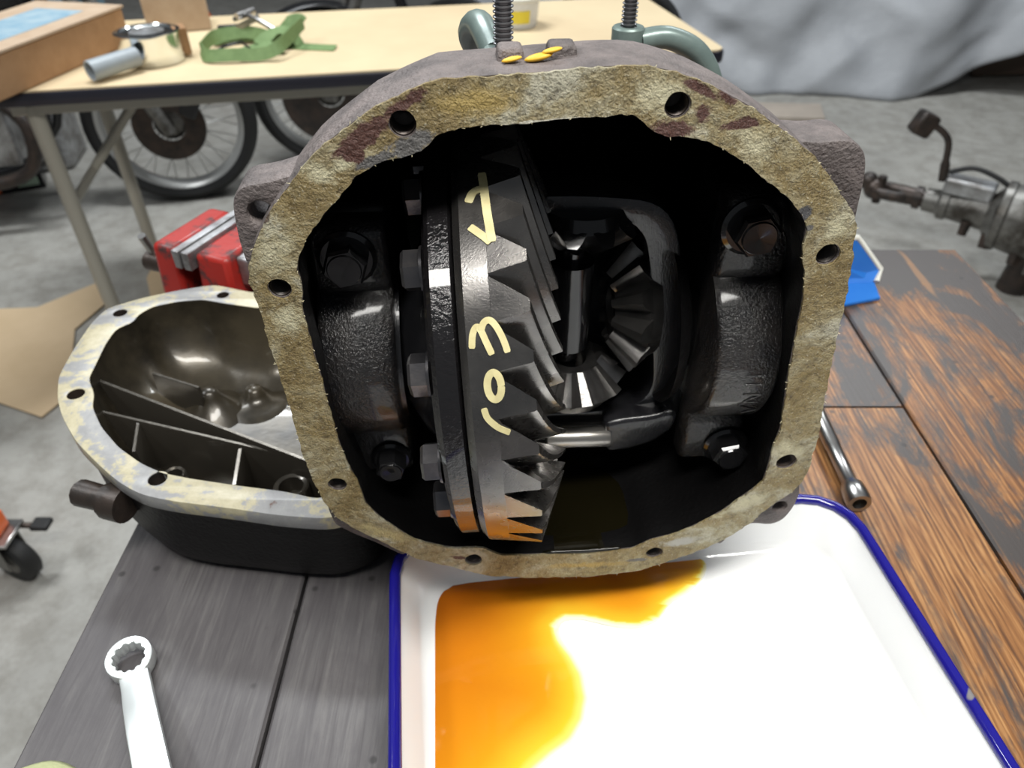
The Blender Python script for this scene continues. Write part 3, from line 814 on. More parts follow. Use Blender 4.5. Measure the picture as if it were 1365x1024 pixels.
bevel((xs_ + 0.004, ys_, AXZ + 0.066), (0, 0, -1), 0.026, 0.013, 10, (1, 0, 0)).build('pinion_gear', MT['bolt_black'], car, 25)
bevel((pRi.x - 0.004, ys_ + 0.006, AXZ + 0.006), (-1, 0, 0), 0.034, 0.016, 11, (0, 1, 0.2)).build('side_gear', MT['gear2'], car, 25)

# ================================================================== enamel tray with oil
tray = thing('enamel_tray', 'white enamel tray with a chipped blue rim under the differential', 'tray', (0.12, 0.18, 0))
tinv = world_inv(tray)
ZR = 0.035
a_ = on_z(531, 742, ZR); b_ = on_z(512.5, 1024, ZR); c_ = on_z(1143, 686, ZR); d_ = on_z(1345, 1019, ZR)
ang = R(7.0)
ex = Vector((math.cos(ang), math.sin(ang), 0)); ey = Vector((-math.sin(ang), math.cos(ang), 0))
def tl(p): return (p.dot(ex), p.dot(ey))
xl = (tl(a_)[0] + tl(b_)[0]) / 2; xr = (tl(c_)[0] + tl(d_)[0]) / 2
yt = max(tl(on_z(585, 724, ZR))[1], tl(on_z(1078, 662, ZR))[1]); yb = yt - 0.43
def rrect(ins, z, rad, n=10):
    x0, x1, y0, y1 = xl + ins, xr - ins, yb + ins, yt - ins
    pts = []
    r = max(0.004, rad)
    for (cx_, cy_, a0) in ((x1 - r, y1 - r, 0), (x0 + r, y1 - r, 90), (x0 + r, y0 + r, 180), (x1 - r, y0 + r, 270)):
        for k in range(n + 1):
            a = R(a0 + 90 * k / n); pts.append((cx_ + r * math.cos(a), cy_ + r * math.sin(a)))
    return [ex * p[0] + ey * p[1] + Vector((0, 0, z)) for p in resample(pts, 120)]
tb = MB()
tb.loft([rrect(0.0035, ZR - 0.001, 0.030), rrect(0.0055, ZR - 0.003, 0.029), rrect(0.014, 0.009, 0.026), rrect(0.018, 0.0045, 0.024), rrect(0.024, 0.0034, 0.02), rrect(0.060, 0.0030, 0.012)], False, True)
tb.loft([rrect(0.0035, ZR - 0.001, 0.030), rrect(0.0045, ZR - 0.004, 0.029), rrect(0.0128, 0.008, 0.026), rrect(0.017, 0.0026, 0.024), rrect(0.024, 0.0010, 0.02), rrect(0.060, 0.0008, 0.012)], False, True)
tb.build('tray_pan', MT['enamel'], tray, 60, inv=tinv)
def make_rim():
    m, nt, b = new_mat('blue_enamel_rim')
    v = coords(nt)
    chips = ramp(nt, noise_tex(nt, v, 26, 2, 0.5), [(0.745, (0.012, 0.010, 0.20)), (0.755, (0.20, 0.19, 0.19))])
    nt.links.new(chips, b.inputs['Base Color']); b.inputs['Roughness'].default_value = 0.1; b.inputs['Coat Weight'].default_value = 0.5
    return m
rm = MB(); rm.sweep(rrect(0.0015, ZR, 0.031), 0.0037, 12, closed=True)
rm.build('blue_rim', make_rim(), tray, 60, inv=tinv)

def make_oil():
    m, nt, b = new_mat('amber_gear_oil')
    at = node(nt, 'ShaderNodeAttribute', attribute_name='glare_fade')
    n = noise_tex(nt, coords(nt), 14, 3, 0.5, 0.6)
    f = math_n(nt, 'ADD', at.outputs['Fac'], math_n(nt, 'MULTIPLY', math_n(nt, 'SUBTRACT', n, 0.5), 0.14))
    c = ramp(nt, f, [(0.02, (0.86, 0.84, 0.70)), (0.10, (0.86, 0.74, 0.16)), (0.22, (0.84, 0.52, 0.03)), (0.50, (0.74, 0.30, 0.012)), (0.80, (0.58, 0.185, 0.008)), (1.0, (0.40, 0.105, 0.006))])  # yellow to white stops paint the glare into the oil colour
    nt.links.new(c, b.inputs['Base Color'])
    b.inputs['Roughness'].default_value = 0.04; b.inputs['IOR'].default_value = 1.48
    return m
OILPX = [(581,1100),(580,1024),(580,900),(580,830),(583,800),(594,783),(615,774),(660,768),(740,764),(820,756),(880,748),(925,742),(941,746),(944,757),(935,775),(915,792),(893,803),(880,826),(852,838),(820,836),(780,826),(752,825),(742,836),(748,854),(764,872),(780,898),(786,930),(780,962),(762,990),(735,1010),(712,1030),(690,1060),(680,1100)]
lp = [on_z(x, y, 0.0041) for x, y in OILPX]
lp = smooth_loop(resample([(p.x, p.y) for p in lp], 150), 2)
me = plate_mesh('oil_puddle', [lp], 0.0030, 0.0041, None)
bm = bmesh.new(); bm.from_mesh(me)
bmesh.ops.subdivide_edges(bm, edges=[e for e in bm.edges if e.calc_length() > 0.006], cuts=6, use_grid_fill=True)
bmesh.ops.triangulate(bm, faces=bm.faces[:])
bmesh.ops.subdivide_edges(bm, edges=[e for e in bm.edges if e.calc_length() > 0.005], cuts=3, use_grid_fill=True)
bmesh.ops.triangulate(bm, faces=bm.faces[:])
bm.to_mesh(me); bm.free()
# oil tone: deep amber left and back, white glare painted in towards the right
# free edge of the puddle, where the painted glare begins
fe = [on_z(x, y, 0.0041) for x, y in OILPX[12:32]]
att = me.attributes.new('glare_fade', 'FLOAT', 'POINT')
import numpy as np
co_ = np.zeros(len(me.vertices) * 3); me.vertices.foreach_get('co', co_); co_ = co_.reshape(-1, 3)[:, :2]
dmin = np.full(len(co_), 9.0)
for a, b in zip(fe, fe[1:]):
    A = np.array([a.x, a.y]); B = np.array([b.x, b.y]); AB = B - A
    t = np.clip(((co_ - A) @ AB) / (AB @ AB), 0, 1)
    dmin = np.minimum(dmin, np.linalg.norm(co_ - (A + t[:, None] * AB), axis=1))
glare_fade = 1 - np.exp(-dmin / 0.034)
glare_fade = np.clip(glare_fade * 0.95 + np.clip((co_[:, 1] - 0.235) / 0.12, 0, 1) * 0.35 * (dmin > 0.004), 0, 1)
att.data.foreach_set('value', glare_fade.astype(np.float32))
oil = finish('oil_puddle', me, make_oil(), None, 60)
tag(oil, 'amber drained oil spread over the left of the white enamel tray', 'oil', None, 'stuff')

# ================================================================== differential cover, face up on the bench edge
ZC = 0.080
cov = thing('differential_cover', 'black cast cover lying open side up with a pale gasket-stained rim and ribs inside', 'cover', (-0.2, 0.43, 0))
cinv = world_inv(cov)
CO = [(337,390),(286,379),(236,387),(189,397),(141,411),(121,431),(98,465),(77.5,502),(76,532),(82.6,556),(101,589),(135,623),(158,643),(189,660),(236,669),(303,677),(371,687),(438,692)]
CI = [(347,411),(297,404),(270,399),(236,402),(202,409),(182,421),(179,429),(155,438),(141,458),(128,485),(118,505),(126,525),(123,542),(135,569),(158,596),(189,618),(216,630),(256,638),(317,647),(381,655),(425,665)]
co2 = [(p.x, p.y) for p in (on_z(x, y, ZC) for x, y in CO)] + [(-0.085, 0.302), (-0.068, 0.335), (-0.062, 0.40), (-0.072, 0.46), (-0.10, 0.505), (-0.15, 0.535), (-0.19, 0.545)]
ci2 = [(p.x, p.y) for p in (on_z(x, y, ZC) for x, y in CI)] + [(-0.098, 0.318), (-0.083, 0.345), (-0.077, 0.40), (-0.087, 0.452), (-0.111, 0.49), (-0.156, 0.517), (-0.19, 0.526)]
co2 = smooth_loop(resample(co2, 160), 2); ci2 = smooth_loop(resample(ci2, 160), 1)
CHOLES = [(160,417,.0055),(297,393,.005),(101,525,.006),(210,638,.0058),(352,672,.0055)]
ch = [(on_z(x, y, ZC).x, on_z(x, y, ZC).y, r) for x, y, r in CHOLES] + [(-0.075, 0.37, .0055), (-0.115, 0.505, .0055)]
ch = [c for c in ch if True][:4]
me = plate_mesh('cover_flange', [co2, ci2] + [circle(x, y, r) for x, y, r in ch], ZC - 0.011, ZC, lambda x, y, d: tuple(cinv @ Vector((x, y, d))), 0.0006)
def make_covrim():
    m, nt, b = new_mat('stained_cover_rim')
    v = coords(nt)
    n1 = noise_tex(nt, v, 16, 6, 0.7, 0.4); n2 = noise_tex(nt, v, 140, 4, 0.7)
    f = math_n(nt, 'ADD', math_n(nt, 'MULTIPLY', n1, 0.75), math_n(nt, 'MULTIPLY', n2, 0.25))
    c = ramp(nt, f, [(0.34, (0.10, 0.045, 0.03)), (0.39, (0.22, 0.22, 0.22)), (0.49, (0.27, 0.27, 0.27)), (0.53, (0.40, 0.36, 0.24)), (0.64, (0.50, 0.46, 0.33))])
    nt.links.new(c, b.inputs['Base Color']); b.inputs['Roughness'].default_value = 0.4
    bump(nt, b, f, 0.3, 0.001)
    return m
o = finish('cover_flange', me, make_covrim(), cov, 30); o['label'] = 'pale gasket-stained flange'
ccx = sum(p[0] for p in co2) / 160; ccy = sum(p[1] for p in co2) / 160
def cring(lp, k, z, soft=0.0, sx=0.0):
    mr = 0.115
    res = []
    for p in lp:
        dx, dy = p[0] - ccx, p[1] - ccy; L = math.hypot(dx, dy)
        q = (L * (1 - soft) + mr * soft) * k / L
        res.append((ccx + dx * q + sx, ccy + dy * q, z))
    return res
MT['cover_black'] = mat('oily_cover_iron', (0.0045, 0.0042, 0.0042), 0.5, 0.0, None, 60, 0.6, 300, 0.001, spec=0.25)
MB().loft([cring(co2, 0.995, ZC - 0.004), cring(co2, 0.985, ZC - 0.012), cring(co2, 0.965, ZC - 0.018), cring(co2, 0.96, 0.045), cring(co2, 0.952, 0.020, 0.05), cring(co2, 0.93, 0.008, 0.1, 0.002), cring(co2, 0.89, 0.0012, 0.12, 0.004), cring(co2, 0.86, 0.0005, 0.15, 0.005)], False, True).build('cover_body', MT['cover_black'], cov, 40, inv=cinv)
MT['bowl'] = mat('oily_brown_bowl', (0.014, 0.012, 0.009), 0.30, 0.3, (0.085, 0.070, 0.046), 9, 0.12, 60, 0.002, coat=0.3)
MB().loft([cring(ci2, 1.0, ZC - 0.0004), cring(ci2, 0.995, ZC - 0.014), cring(ci2, 0.96, 0.050), cring(ci2, 0.88, 0.030, 0.2), cring(ci2, 0.72, 0.018, 0.4), cring(ci2, 0.40, 0.013, 0.8), cring(ci2, 0.15, 0.012, 1)], False, True).build('cover_bowl', MT['bowl'], cov, 60, inv=cinv)
MT['rib'] = mat('oily_rib', (0.07, 0.062, 0.05), 0.25, 0.6, None, 30, 0.15, 120, 0.001, coat=0.5)
def rib(a, b, z, th, zb=0.016):
    A, B = on_z(a[0], a[1], z), on_z(b[0], b[1], z)
    t = (B - A).normalized(); n = Vector((-t.y, t.x, 0)) * th / 2
    rings = []
    for p in (A, A.lerp(B, .5), B):
        rings.append([p + n * 1.8 + Vector((0, 0, zb - z)), p + n + Vector((0, 0, -0.001)), p + n * .6, p - n * .6, p - n + Vector((0, 0, -0.001)), p - n * 1.8 + Vector((0, 0, zb - z))])
    return MB().loft(rings, True, True).build('rib', MT['rib'], cov, 40, inv=cinv)
rib((122,503), (440,625), 0.068, 0.0034)
rib((130,547), (400,610), 0.064, 0.003)
rib((184,562), (178,602), 0.062, 0.003)
rib((320,598), (312,646), 0.062, 0.0036)
rib((204,497), (265,516), 0.046, 0.0026, 0.014)
for (px, py, z) in ((277,521,0.034),(338,518,0.026)):
    p = on_z(px, py, z)
    MB().lathe([(0.010 - z, 0.034), (0.016 - z, 0.024), (-0.010, 0.014), (-0.004, 0.0085), (0.0, 0.0065), (0.0015, 0.004), (0.002, 0)], (p.x, p.y, z), (0, 0, 1), 28).build('casting_boss', MT['bowl'], cov, 60, inv=cinv)
for (px, py, r_) in ((388,648,.012),(232,633,.008)):
    p = on_z(px, py, .05)
    MB().lathe([(-.03, r_ * 1.15), (0, r_), (0.001, r_ * .9), (0, r_ * .7), (-.012, r_ * .65), (-.012, 0)], (p.x, p.y, .05), (0, 0, 1), 24).build('threaded_boss', MT['rib'], cov, 40, inv=cinv)
for (x_, y_, r_) in ch:
    MB().lathe([(-0.0005, r_ * 0.985), (-0.010, r_ * 0.97), (-0.0102, 0)], (x_, y_, ZC), (0, 0, 1), 24).build('bolt_hole', MT['rust_dark'], cov, 40, inv=cinv)
for (px, py, z, r, sc) in ((287,404,0.058,0.022,(1.4,.6,1.0)),(168,440,0.050,0.020,(1,.9,1.5))):
    p = on_z(px, py, z)
    MB().ball((p.x, p.y, z - r * 0.4), r, 24, 14, sc).build('casting_boss', MT['bowl'], cov, 60, inv=cinv)
# filler plug on the side wall
p0 = on_z(150, 668, 0.056); p1 = on_z(104, 656, 0.056)
pl = MB(); dd = (p1 - p0)
pl.sweep([p0 - dd * 0.4, p0, p0 + dd * 0.08], 0.0125, 20); pl.sweep([p0 + dd * 0.1, p0 + dd * 0.93, p1], [0.0085, 0.0092, 0.0075], 12)
pl.sweep([p0 + dd * 0.10, p0 + dd * 0.18], 0.0112, 16)
pl.build('filler_plug', MT['rust_dark'], cov, 40, inv=cinv)

# ================================================================== ring spanner
spc = on_z(173, 878, 0.010)
spn = thing('ring_spanner', 'chrome ring spanner lying on the grey planks', 'spanner', (spc.x, spc.y, 0))
sinv = world_inv(spn)
hd = Vector((0.052, -0.085, 0)).normalized(); hn = Vector((-hd.y, hd.x, 0))
ro_, ri_ = 0.0133, 0.0094
inner = []
for k in range(48):
    a = 2 * math.pi * k / 48
    inner.append((ri_ * (1 - 0.10 * (1 if (k // 2) % 2 else 0)) * math.cos(a), ri_ * (1 - 0.10 * (1 if (k // 2) % 2 else 0)) * math.sin(a)))
tilt = Matrix.Rotation(R(8), 3, hn)
def smap(x, y, d):
    q = tilt @ Vector((hd.x * x + hn.x * y, hd.y * x + hn.y * y, d))
    return tuple(q + Vector((0, 0, 0.0078)))
me = plate_mesh('ring_head', [circle(0, 0, ro_, 48), inner], -0.0055, 0.0055, smap, 0.0009)
finish('ring_head', me, MT['satin'], spn, 40)
rings = []
for (s_, wv, z, th) in ((0.0105, 0.0170, 0.0075, 0.0075), (0.020, 0.0172, 0.0085, 0.0066), (0.035, 0.0178, 0.0125, 0.0060), (0.055, 0.0182, 0.016, 0.0056), (0.085, 0.0185, 0.018, 0.0054), (0.125, 0.0185, 0.017, 0.0054), (0.16, 0.017, 0.010, 0.006), (0.172, 0.015, 0.0075, 0.007)):
    c = hd * s_ + Vector((0, 0, z)); rr = []
    for k in range(12):
        a = 2 * math.pi * k / 12
        cs, sn = math.cos(a), math.sin(a)
        q = lambda t: math.copysign(abs(t) ** 0.6, t)
        rr.append(c + hn * (q(cs) * wv / 2) + Vector((0, 0, q(sn) * th / 2)))
    rings.append(rr)
MB().loft(rings, True, True).build('handle', MT['satin'], spn, 50)
c2 = hd * 0.185
me = plate_mesh('ring_head', [circle(0, 0, ro_, 48), inner], -0.0055, 0.0055, lambda x, y, d: tuple(Vector((c2.x + hd.x * x + hn.x * y, c2.y + hd.y * x + hn.y * y, d + 0.0058))), 0.0009)
finish('ring_head', me, MT['satin'], spn, 40)

# ================================================================== socket extension bar
e0 = on_z(1146, 672, 0.0095); e1 = on_z(1092, 556, 0.0095)
ext = thing('extension_bar', 'steel extension bar with a hollow collared end beside the blue rim', 'tool', (e0.x, e0.y, 0))
einv = world_inv(ext); dd = (e1 - e0).normalized(); E = lambda s_: e0 + dd * s_
b = MB(); b.sweep([E(0.017), E(0.022), E(0.060), E(0.061), E(0.145), E(0.147)], [0.0085, 0.0058, 0.0056, 0.0062, 0.0062, 0.005], 24)
b.build('shaft', MT['steel'], ext, 40, inv=einv)
b = MB(); b.lathe([(0.020, 0.006), (0.017, 0.0085), (0.010, 0.0092), (0.003, 0.0092), (0.0, 0.0084), (0.0, 0.0052), (0.013, 0.0050), (0.013, 0.0)], E(0), dd, 28)
b.build('collar', MT['steel'], ext, 40, inv=einv)
# pin bridging the tail on to the bench
b = MB(); b.box(E(0.155), (0.0095, 0.0095, 0.0095), Matrix.Rotation(math.atan2(dd.y, dd.x), 3, 'Z')); b.build('square_drive', MT['steel'], ext, 30, 0.0012, inv=einv)

# ================================================================== blue dustpan behind on the right
dpc = on_z(1150, 392, 0.0)
dp = thing('dustpan', 'blue plastic dustpan with a white lip at the far end of the bench', 'dustpan', (dpc.x, dpc.y, 0))
dinv = world_inv(dp)
q0, q1, q2, q3 = on_z(1060, 418, 0.004), on_z(1174, 397, 0.004), on_z(1166, 376, 0.016), on_z(1060, 380, 0.016)
t0, t1 = on_z(1144, 318, 0.062), on_z(1060, 322, 0.062)
b = MB()
b.loft([[q0, q1, q2, q3], [p + Vector((0, 0, -0.0032)) for p in (q0, q1, q2, q3)]], True, True); b.build('pan_floor', MT['blue'], dp, 30, 0.0008, inv=dinv)
r2 = on_z(1172, 360, 0.024)
b = MB(); thk = Vector((0, 0.004, 0))
b.loft([[q3 - Vector((0, 0, .003)), q2 - Vector((0, 0, .003)), r2, t0, t1], [p + thk for p in (q3 - Vector((0, 0, .003)), q2 - Vector((0, 0, .003)), r2, t0, t1)]], True, True); b.build('pan_back', MT['blue'], dp, 30, inv=dinv)
b = MB(); b.sweep([t1 + thk * .5, t0 + thk * .5, r2 + thk * .5 + Vector((0.002, 0, 0)), q2 + Vector((0.002, 0, 0))], 0.0032, 10); b.build('white_lip', MT['white_pl'], dp, 50, inv=dinv)
b = MB(); b.sweep([t1 + thk, t1 + Vector((-0.02, 0.05, -0.015)), t1 + Vector((-0.04, 0.12, -0.04))], [0.012, 0.012, 0.014], 12); b.build('handle', MT['blue'], dp, 50, inv=dinv)

# ================================================================== rag at the lower left
rgp = on_z(34, 1094, 0.0)
def ragf(u, v):
    a = 2 * math.pi * u; r = v
    x = math.cos(a) * r * 0.030 * (1 + .12 * math.sin(3 * a)); y = math.sin(a) * r * 0.030
    z = 0.0015 + (1 - r ** 3) * 0.014 + 0.003 * mnoise.noise(Vector((x * 90, y * 90, 2))) * max(0, 1.2 - r)
    return (x, y, max(0.001, z))
b = MB().grid(ragf, 36, 14)
rag = b.build('rag', MT['rag'], None, 60); rag.location = (rgp.x, rgp.y, 0)
s_ = rag.modifiers.new('cloth', 'SOLIDIFY'); s_.thickness = 0.001
tag(rag, 'pale green cloth rag crumpled at the near left edge of the bench', 'rag')

# ================================================================== C-clamps behind the housing
def clamp(name, label, x, y, z, arm, z0, zt):
    t = thing(name, label, 'clamp', (arm[-1][0], arm[-1][1], 0), 0, 'clamps behind the differential')
    iv = world_inv(t)
    b = MB(); r0 = 0.0045; n = 10
    pts = []; rad = []
    z_ = z0; i = 0
    prof = []
    while z_ < zt:
        prof += [(z_, 0.0037), (z_ + 0.0006, 0.0037), (z_ + 0.0011, 0.0047), (z_ + 0.0016, 0.0047)]; z_ += 0.0022
    b.lathe([(z0 - 0.001, 0)] + prof + [(zt + .002, 0.0037), (zt + .002, 0)], (x, y, 0), (0, 0, 1), 20)
    b.build('threaded_screw', MT['dark_steel'], t, 25, inv=iv)
    b = MB().lathe([(z - 0.009, 0.004), (z - 0.009, 0.0088), (z - 0.008, 0.0097), (z - 0.001, 0.0097), (z, 0.0088), (z, 0.0048)], (x, y, 0), (0, 0, 1), 28)
    b.build('boss', MT['clampgreen'], t, 40, inv=iv)
    pts = catmull(arm, 8)
    b = MB().sweep(pts, [0.0066] * len(pts), 14, up=(0, 0, 1)); b.build('frame', MT['clampgreen'], t, 50, inv=iv)
    b = MB().cyl((x - 0.035, y, zt + 0.005), (x + 0.035, y, zt + 0.005), 0.003); b.build('handle', MT['dark_steel'], t, 50, inv=iv)
    b = MB().cyl((arm[-1][0], arm[-1][1], 0.0), (arm[-1][0], arm[-1][1], 0.012), 0.013, 0.011); b.build('foot', MT['clampgreen'], t, 50, inv=iv)
    return t
c1x, c1y = -0.004, 0.362
clamp('c_clamp', 'nearer grey-green clamp with its threaded screw standing behind the crown of the differential', c1x, c1y, 0.326, [(c1x - 0.004, c1y + 0.008, 0.321), (c1x - 0.012, c1y + 0.035, 0.328), (c1x - 0.018, c1y + 0.058, 0.318), (-0.020, 0.465, 0.294), (-0.020, 0.53, 0.262), (-0.020, 0.60, 0.20), (-0.020, 0.605, 0.10), (-0.020, 0.605, 0.01)], 0.3225, 0.46)
c2x, c2y = 0.0685, 0.47
clamp('c_clamp', 'farther grey-green clamp whose arm curves down to the right of its screw', c2x, c2y, 0.310, [(c2x + 0.008, c2y, 0.302), (c2x + 0.025, c2y + .002, 0.303), (c2x + 0.045, c2y + .004, 0.293), (c2x + 0.058, c2y + .006, 0.27), (c2x + 0.062, c2y + .008, 0.23), (c2x + 0.062, c2y + 0.02, 0.12), (c2x + 0.062, c2y + 0.03, 0.01)], 0.288, 0.47)

# ================================================================== bench vise at the far left corner
vz = thing('bench_vise', 'small red bench vise with pale steel jaws at the far left corner', 'vise', (-0.245, 0.655, 0))
viv = world_inv(vz)
rz = Matrix.Rotation(R(-22), 3, 'Z')
V = lambda x, y, z: Vector((-0.276, 0.633, -0.006)) + rz @ Vector((x, y, z))
def vbox(name, c, d, m, bev=0.002, taper=1.0): return MB().box(V(*c), d, rz, taper).build(name, m, vz, 30, bev, inv=viv)
vbox('base', (0.034, 0, 0.0265), (0.070, 0.080, 0.040), MT['red'], 0.004, 0.85)
vbox('fixed_jaw', (0.022, 0, 0.068), (0.040, 0.092, 0.060), MT['red'], 0.005, 0.9)
vbox('moving_jaw', (-0.032, 0, 0.070), (0.030, 0.092, 0.056), MT['red'], 0.005, 0.9)
vbox('jaw_plate', (-0.002, 0, 0.090), (0.008, 0.094, 0.018), MT['jaw'], 0.001)
vbox('jaw_plate', (-0.013, 0, 0.090), (0.008, 0.094, 0.018), MT['jaw'], 0.001)
vbox('anvil', (0.058, 0, 0.080), (0.036, 0.060, 0.030), MT['jaw'], 0.003)
vbox('slide', (-0.02, 0, 0.046), (0.105, 0.036, 0.026), MT['rust_dark'], 0.002)
b = MB().cyl(V(-0.075, 0, 0.046), V(-0.105, 0, 0.046), 0.010); b.build('screw_head', MT['rust_dark'], vz, 40, inv=viv)
b = MB().cyl(V(-0.097, 0.012, 0.02), V(-0.097, -0.006, 0.078), 0.0042); b.build('tommy_bar', MT['steel'], vz, 40, inv=viv)

# ================================================================== folding table
ZT = -0.10
tA = on_z(-60, 127, ZT); tB = on_z(968, 66, ZT)
tdir = Vector((tB.x - tA.x, tB.y - tA.y, 0)).normalized(); tn = Vector((-tdir.y, tdir.x, 0))
tang = math.atan2(tdir.y, tdir.x)
TL = (tB - tA).length
tab = thing('folding_table', 'long folding table with a beige top, black edge and cream tube legs', 'table', (tA.x, tA.y, FLOOR), tang)
TD = 0.62
H_ = ZT - FLOOR
def rr2(w_, h_, r, n=8):
    pts = []
    for (a, b, a0) in ((w_ - r, h_ - r, 0), (r, h_ - r, 90), (r, r, 180), (w_ - r, r, 270)):
        for k in range(n + 1): pts.append((a + r * math.cos(R(a0 + 90 * k / n)), b + r * math.sin(R(a0 + 90 * k / n))))
    return pts
me = plate_mesh('table_top', [rr2(TL, TD, 0.03)], H_ - 0.004, H_ + 0.0, None)
finish('table_top', me, MT['table_top'], tab, 30)
me = plate_mesh('edge_band', [[(x * 1.006 - .003 * TL, y * 1.012 - .004) for x, y in rr2(TL, TD, 0.034)]], H_ - 0.034, H_ - 0.003, None, 0.006)
finish('edge_band', me, MT['table_edge'], tab, 40)
def tloc(px, py, z):
    p = on_z(px, py, z); q = Matrix.Rotation(-tang, 3, 'Z') @ Vector((p.x - tA.x, p.y - tA.y, 0)); return q
lx = tloc(108, 270, -0.46)
LXA = 0.115
for (x0) in (LXA, TL - 0.20):
    for y0 in (0.07, TD - 0.05):
        MB().sweep([(x0, y0, H_ - 0.05), (x0, y0, 0.0)], 0.019, 14).build('leg', MT['table_leg'], tab, 50)
    MB().sweep([(x0, 0.07, H_ - 0.30), (x0, TD - 0.05, H_ - 0.30)], 0.012, 10).build('brace', MT['table_leg'], tab, 50)
    MB().sweep([(x0, 0.30, H_ - 0.30), (x0 + (0.22 if x0 < 1 else -.22), 0.30, H_ - 0.06)], 0.012, 10).build('brace', MT['table_leg'], tab, 50)
MB().box((TL / 2, 0.07, H_ - 0.052), (TL * 0.92, 0.03, 0.036)).build('apron', MT['table_leg'], tab, 30, 0.003)
MB().box((TL / 2, TD - 0.06, H_ - 0.052), (TL * 0.92, 0.03, 0.036)).build('apron', MT['table_leg'], tab, 30, 0.003)

# carton on the table
def hexa(name, bot, top, m, parent, inv, bevel=0.0, smooth=30):
    return MB().loft([bot, top], True, True).build(name, m, parent, smooth, bevel, inv=inv)
zb = ZT + 0.001; zt = ZT + 0.085
f0, f1 = on_z(-30, 150, zb), on_z(176, 58, zb)
cd = (f1 - f0).normalized(); cn = Vector((-cd.y, cd.x, 0)); bw = 0.24
bx = thing('cardboard_box', 'long brown cardboard box with a blue printed lid on the left of the folding table', 'box', (f0.x, f0.y, zb))
biv = world_inv(bx)
B0 = [f0, f1, f1 + cn * bw, f0 + cn * bw]
up = Vector((0, 0, zt - zb))
hexa('box_body', B0, [p + up for p in B0], MT['carton'], bx, biv, 0.003)
L0 = [p + up + Vector((0, 0, 0.0005)) for p in (f0 - cn * .004, f1 - cn * .004 + cd * .004, f1 + cn * (bw + .004) + cd * .004, f0 + cn * (bw + .004))]
lid = hexa('lid', L0, [p + Vector((0, 0, 0.006)) for p in L0], MT['carton_top'], bx, biv, 0.001)
Lc = [p + up + Vector((0, 0, 0.0066)) for p in (f0.lerp(f1, .25) + cn * .05, f0.lerp(f1, .86) + cn * .05, f0.lerp(f1, .86) + cn * (bw - .06), f0.lerp(f1, .25) + cn * (bw - .06))]
hexa('blue_print', Lc, [p + Vector((0, 0, 0.0006)) for p in Lc], MT['label_blue'], bx, biv)
# second carton behind it
s0 = on_z(215, 62, zb); 
sb = thing('cardboard_box', 'plain brown carton standing behind the chrome can on the folding table', 'box', (s0.x - .02, s0.y + 0.20, zb), R(20))
MB().box((0, 0, 0.05), (0.16, 0.12, 0.10)).build('box_body', MT['carton_top'], sb, 30, 0.002)
MB().box((0, 0, 0.1012), (0.155, 0.02, 0.0012)).build('tape', MT['carton'], sb, 30)

# chrome can with its spout
q = on_z(206, 80, zb)
can = thing('chrome_can', 'dented chrome can with a grey spout beside the cardboard box', 'can', (q.x, q.y, zb))
civ = world_inv(can)
cr = 0.074
MB().lathe([(0, 0), (0, cr * .97), (0.003, cr), (0.060, cr), (0.062, cr * 1.012), (0.067, cr * 1.012), (0.068, cr * .9), (0.064, cr * .86), (0.062, 0)], (0, 0, 0), (0, 0, 1), 40).build('can_body', MT['chrome'], can, 40)
MB().lathe([(0.063, 0.0), (0.070, 0.012), (0.066, 0.03), (0.066, 0.04)], (0, 0, 0), (0, 0, 1), 30).build('lid_dimple', MT['alu2'], can, 50)
sp0 = on_z(172, 78, zb + 0.03) - Vector((q.x, q.y, zb)); sp1 = on_z(120, 95, zb + 0.024) - Vector((q.x, q.y, zb))
b = MB(); ds = sp1 - sp0
b.lathe([(-0.02, 0.021), (ds.length, 0.0225), (ds.length + .001, 0.0215), (ds.length, 0.019), (ds.length - .06, 0.018), (ds.length - .06, 0)], sp0, ds, 24)
b.build('spout', MT['grey_pl'], can, 40)
MB().box((cr * .8, 0.045, 0.036), (0.03, 0.05, 0.06), Matrix.Rotation(0.5, 3, 'Z')).build('side_bracket', MT['carton'], can, 30, 0.002)

# green ratchet strap
sc = on_z(340, 62, zb)
stp = thing('ratchet_strap', 'olive green webbing strap with a steel buckle heaped on the folding table', 'strap', (sc.x, sc.y, zb))
siv = world_inv(stp)
TP = lambda px, py, h: on_z(px, py, zb + h) - Vector((sc.x, sc.y, zb))
def web(pts, wdir, w_=0.034):
    MB().ribbon(catmull(pts, 6), w_, 0.0022, wdir).build('webbing', MT['strap'], stp, 60)
web([TP(447, 64, .003), TP(400, 62, .003), TP(372, 58, .006), TP(345, 64, .010), TP(300, 72, .006)], (0.1, 1, 0.15))
web([TP(268, 66, .016), TP(288, 48, .024), TP(330, 43, .026), TP(362, 50, .022), TP(384, 58, .014)], (0, 0.6, 1), 0.03)
web([TP(284, 58, .004), TP(315, 52, .008), TP(350, 52, .008), TP(378, 60, .005)], (0, 1, .1), 0.032)
web([TP(345, 60, .02), TP(362, 44, .036), TP(378, 40, .04), TP(392, 48, .026), TP(400, 60, .006)], (0.3, 1, .4), 0.03)
web([TP(268, 66, .018), TP(276, 74, .016), TP(310, 73, .018), TP(350, 72, .016), TP(372, 62, .03), TP(392, 42, .045), TP(404, 30, .05)], (0, 0.7, 1), 0.03)
web([TP(404, 30, .05), TP(398, 26, .055), TP(385, 30, .05), TP(376, 42, .03), TP(386, 58, .014)], (0.2, 0.6, .8), 0.03)
web([TP(310, 75, .005), TP(330, 66, .012), TP(352, 60, .020), TP(380, 64, .012)], (0, 1, .3), 0.03)
b = MB()
b.sweep([TP(278, 76, .006), TP(298, 62, .032), TP(322, 56, .034), TP(340, 70, .010)], 0.0035, 8)
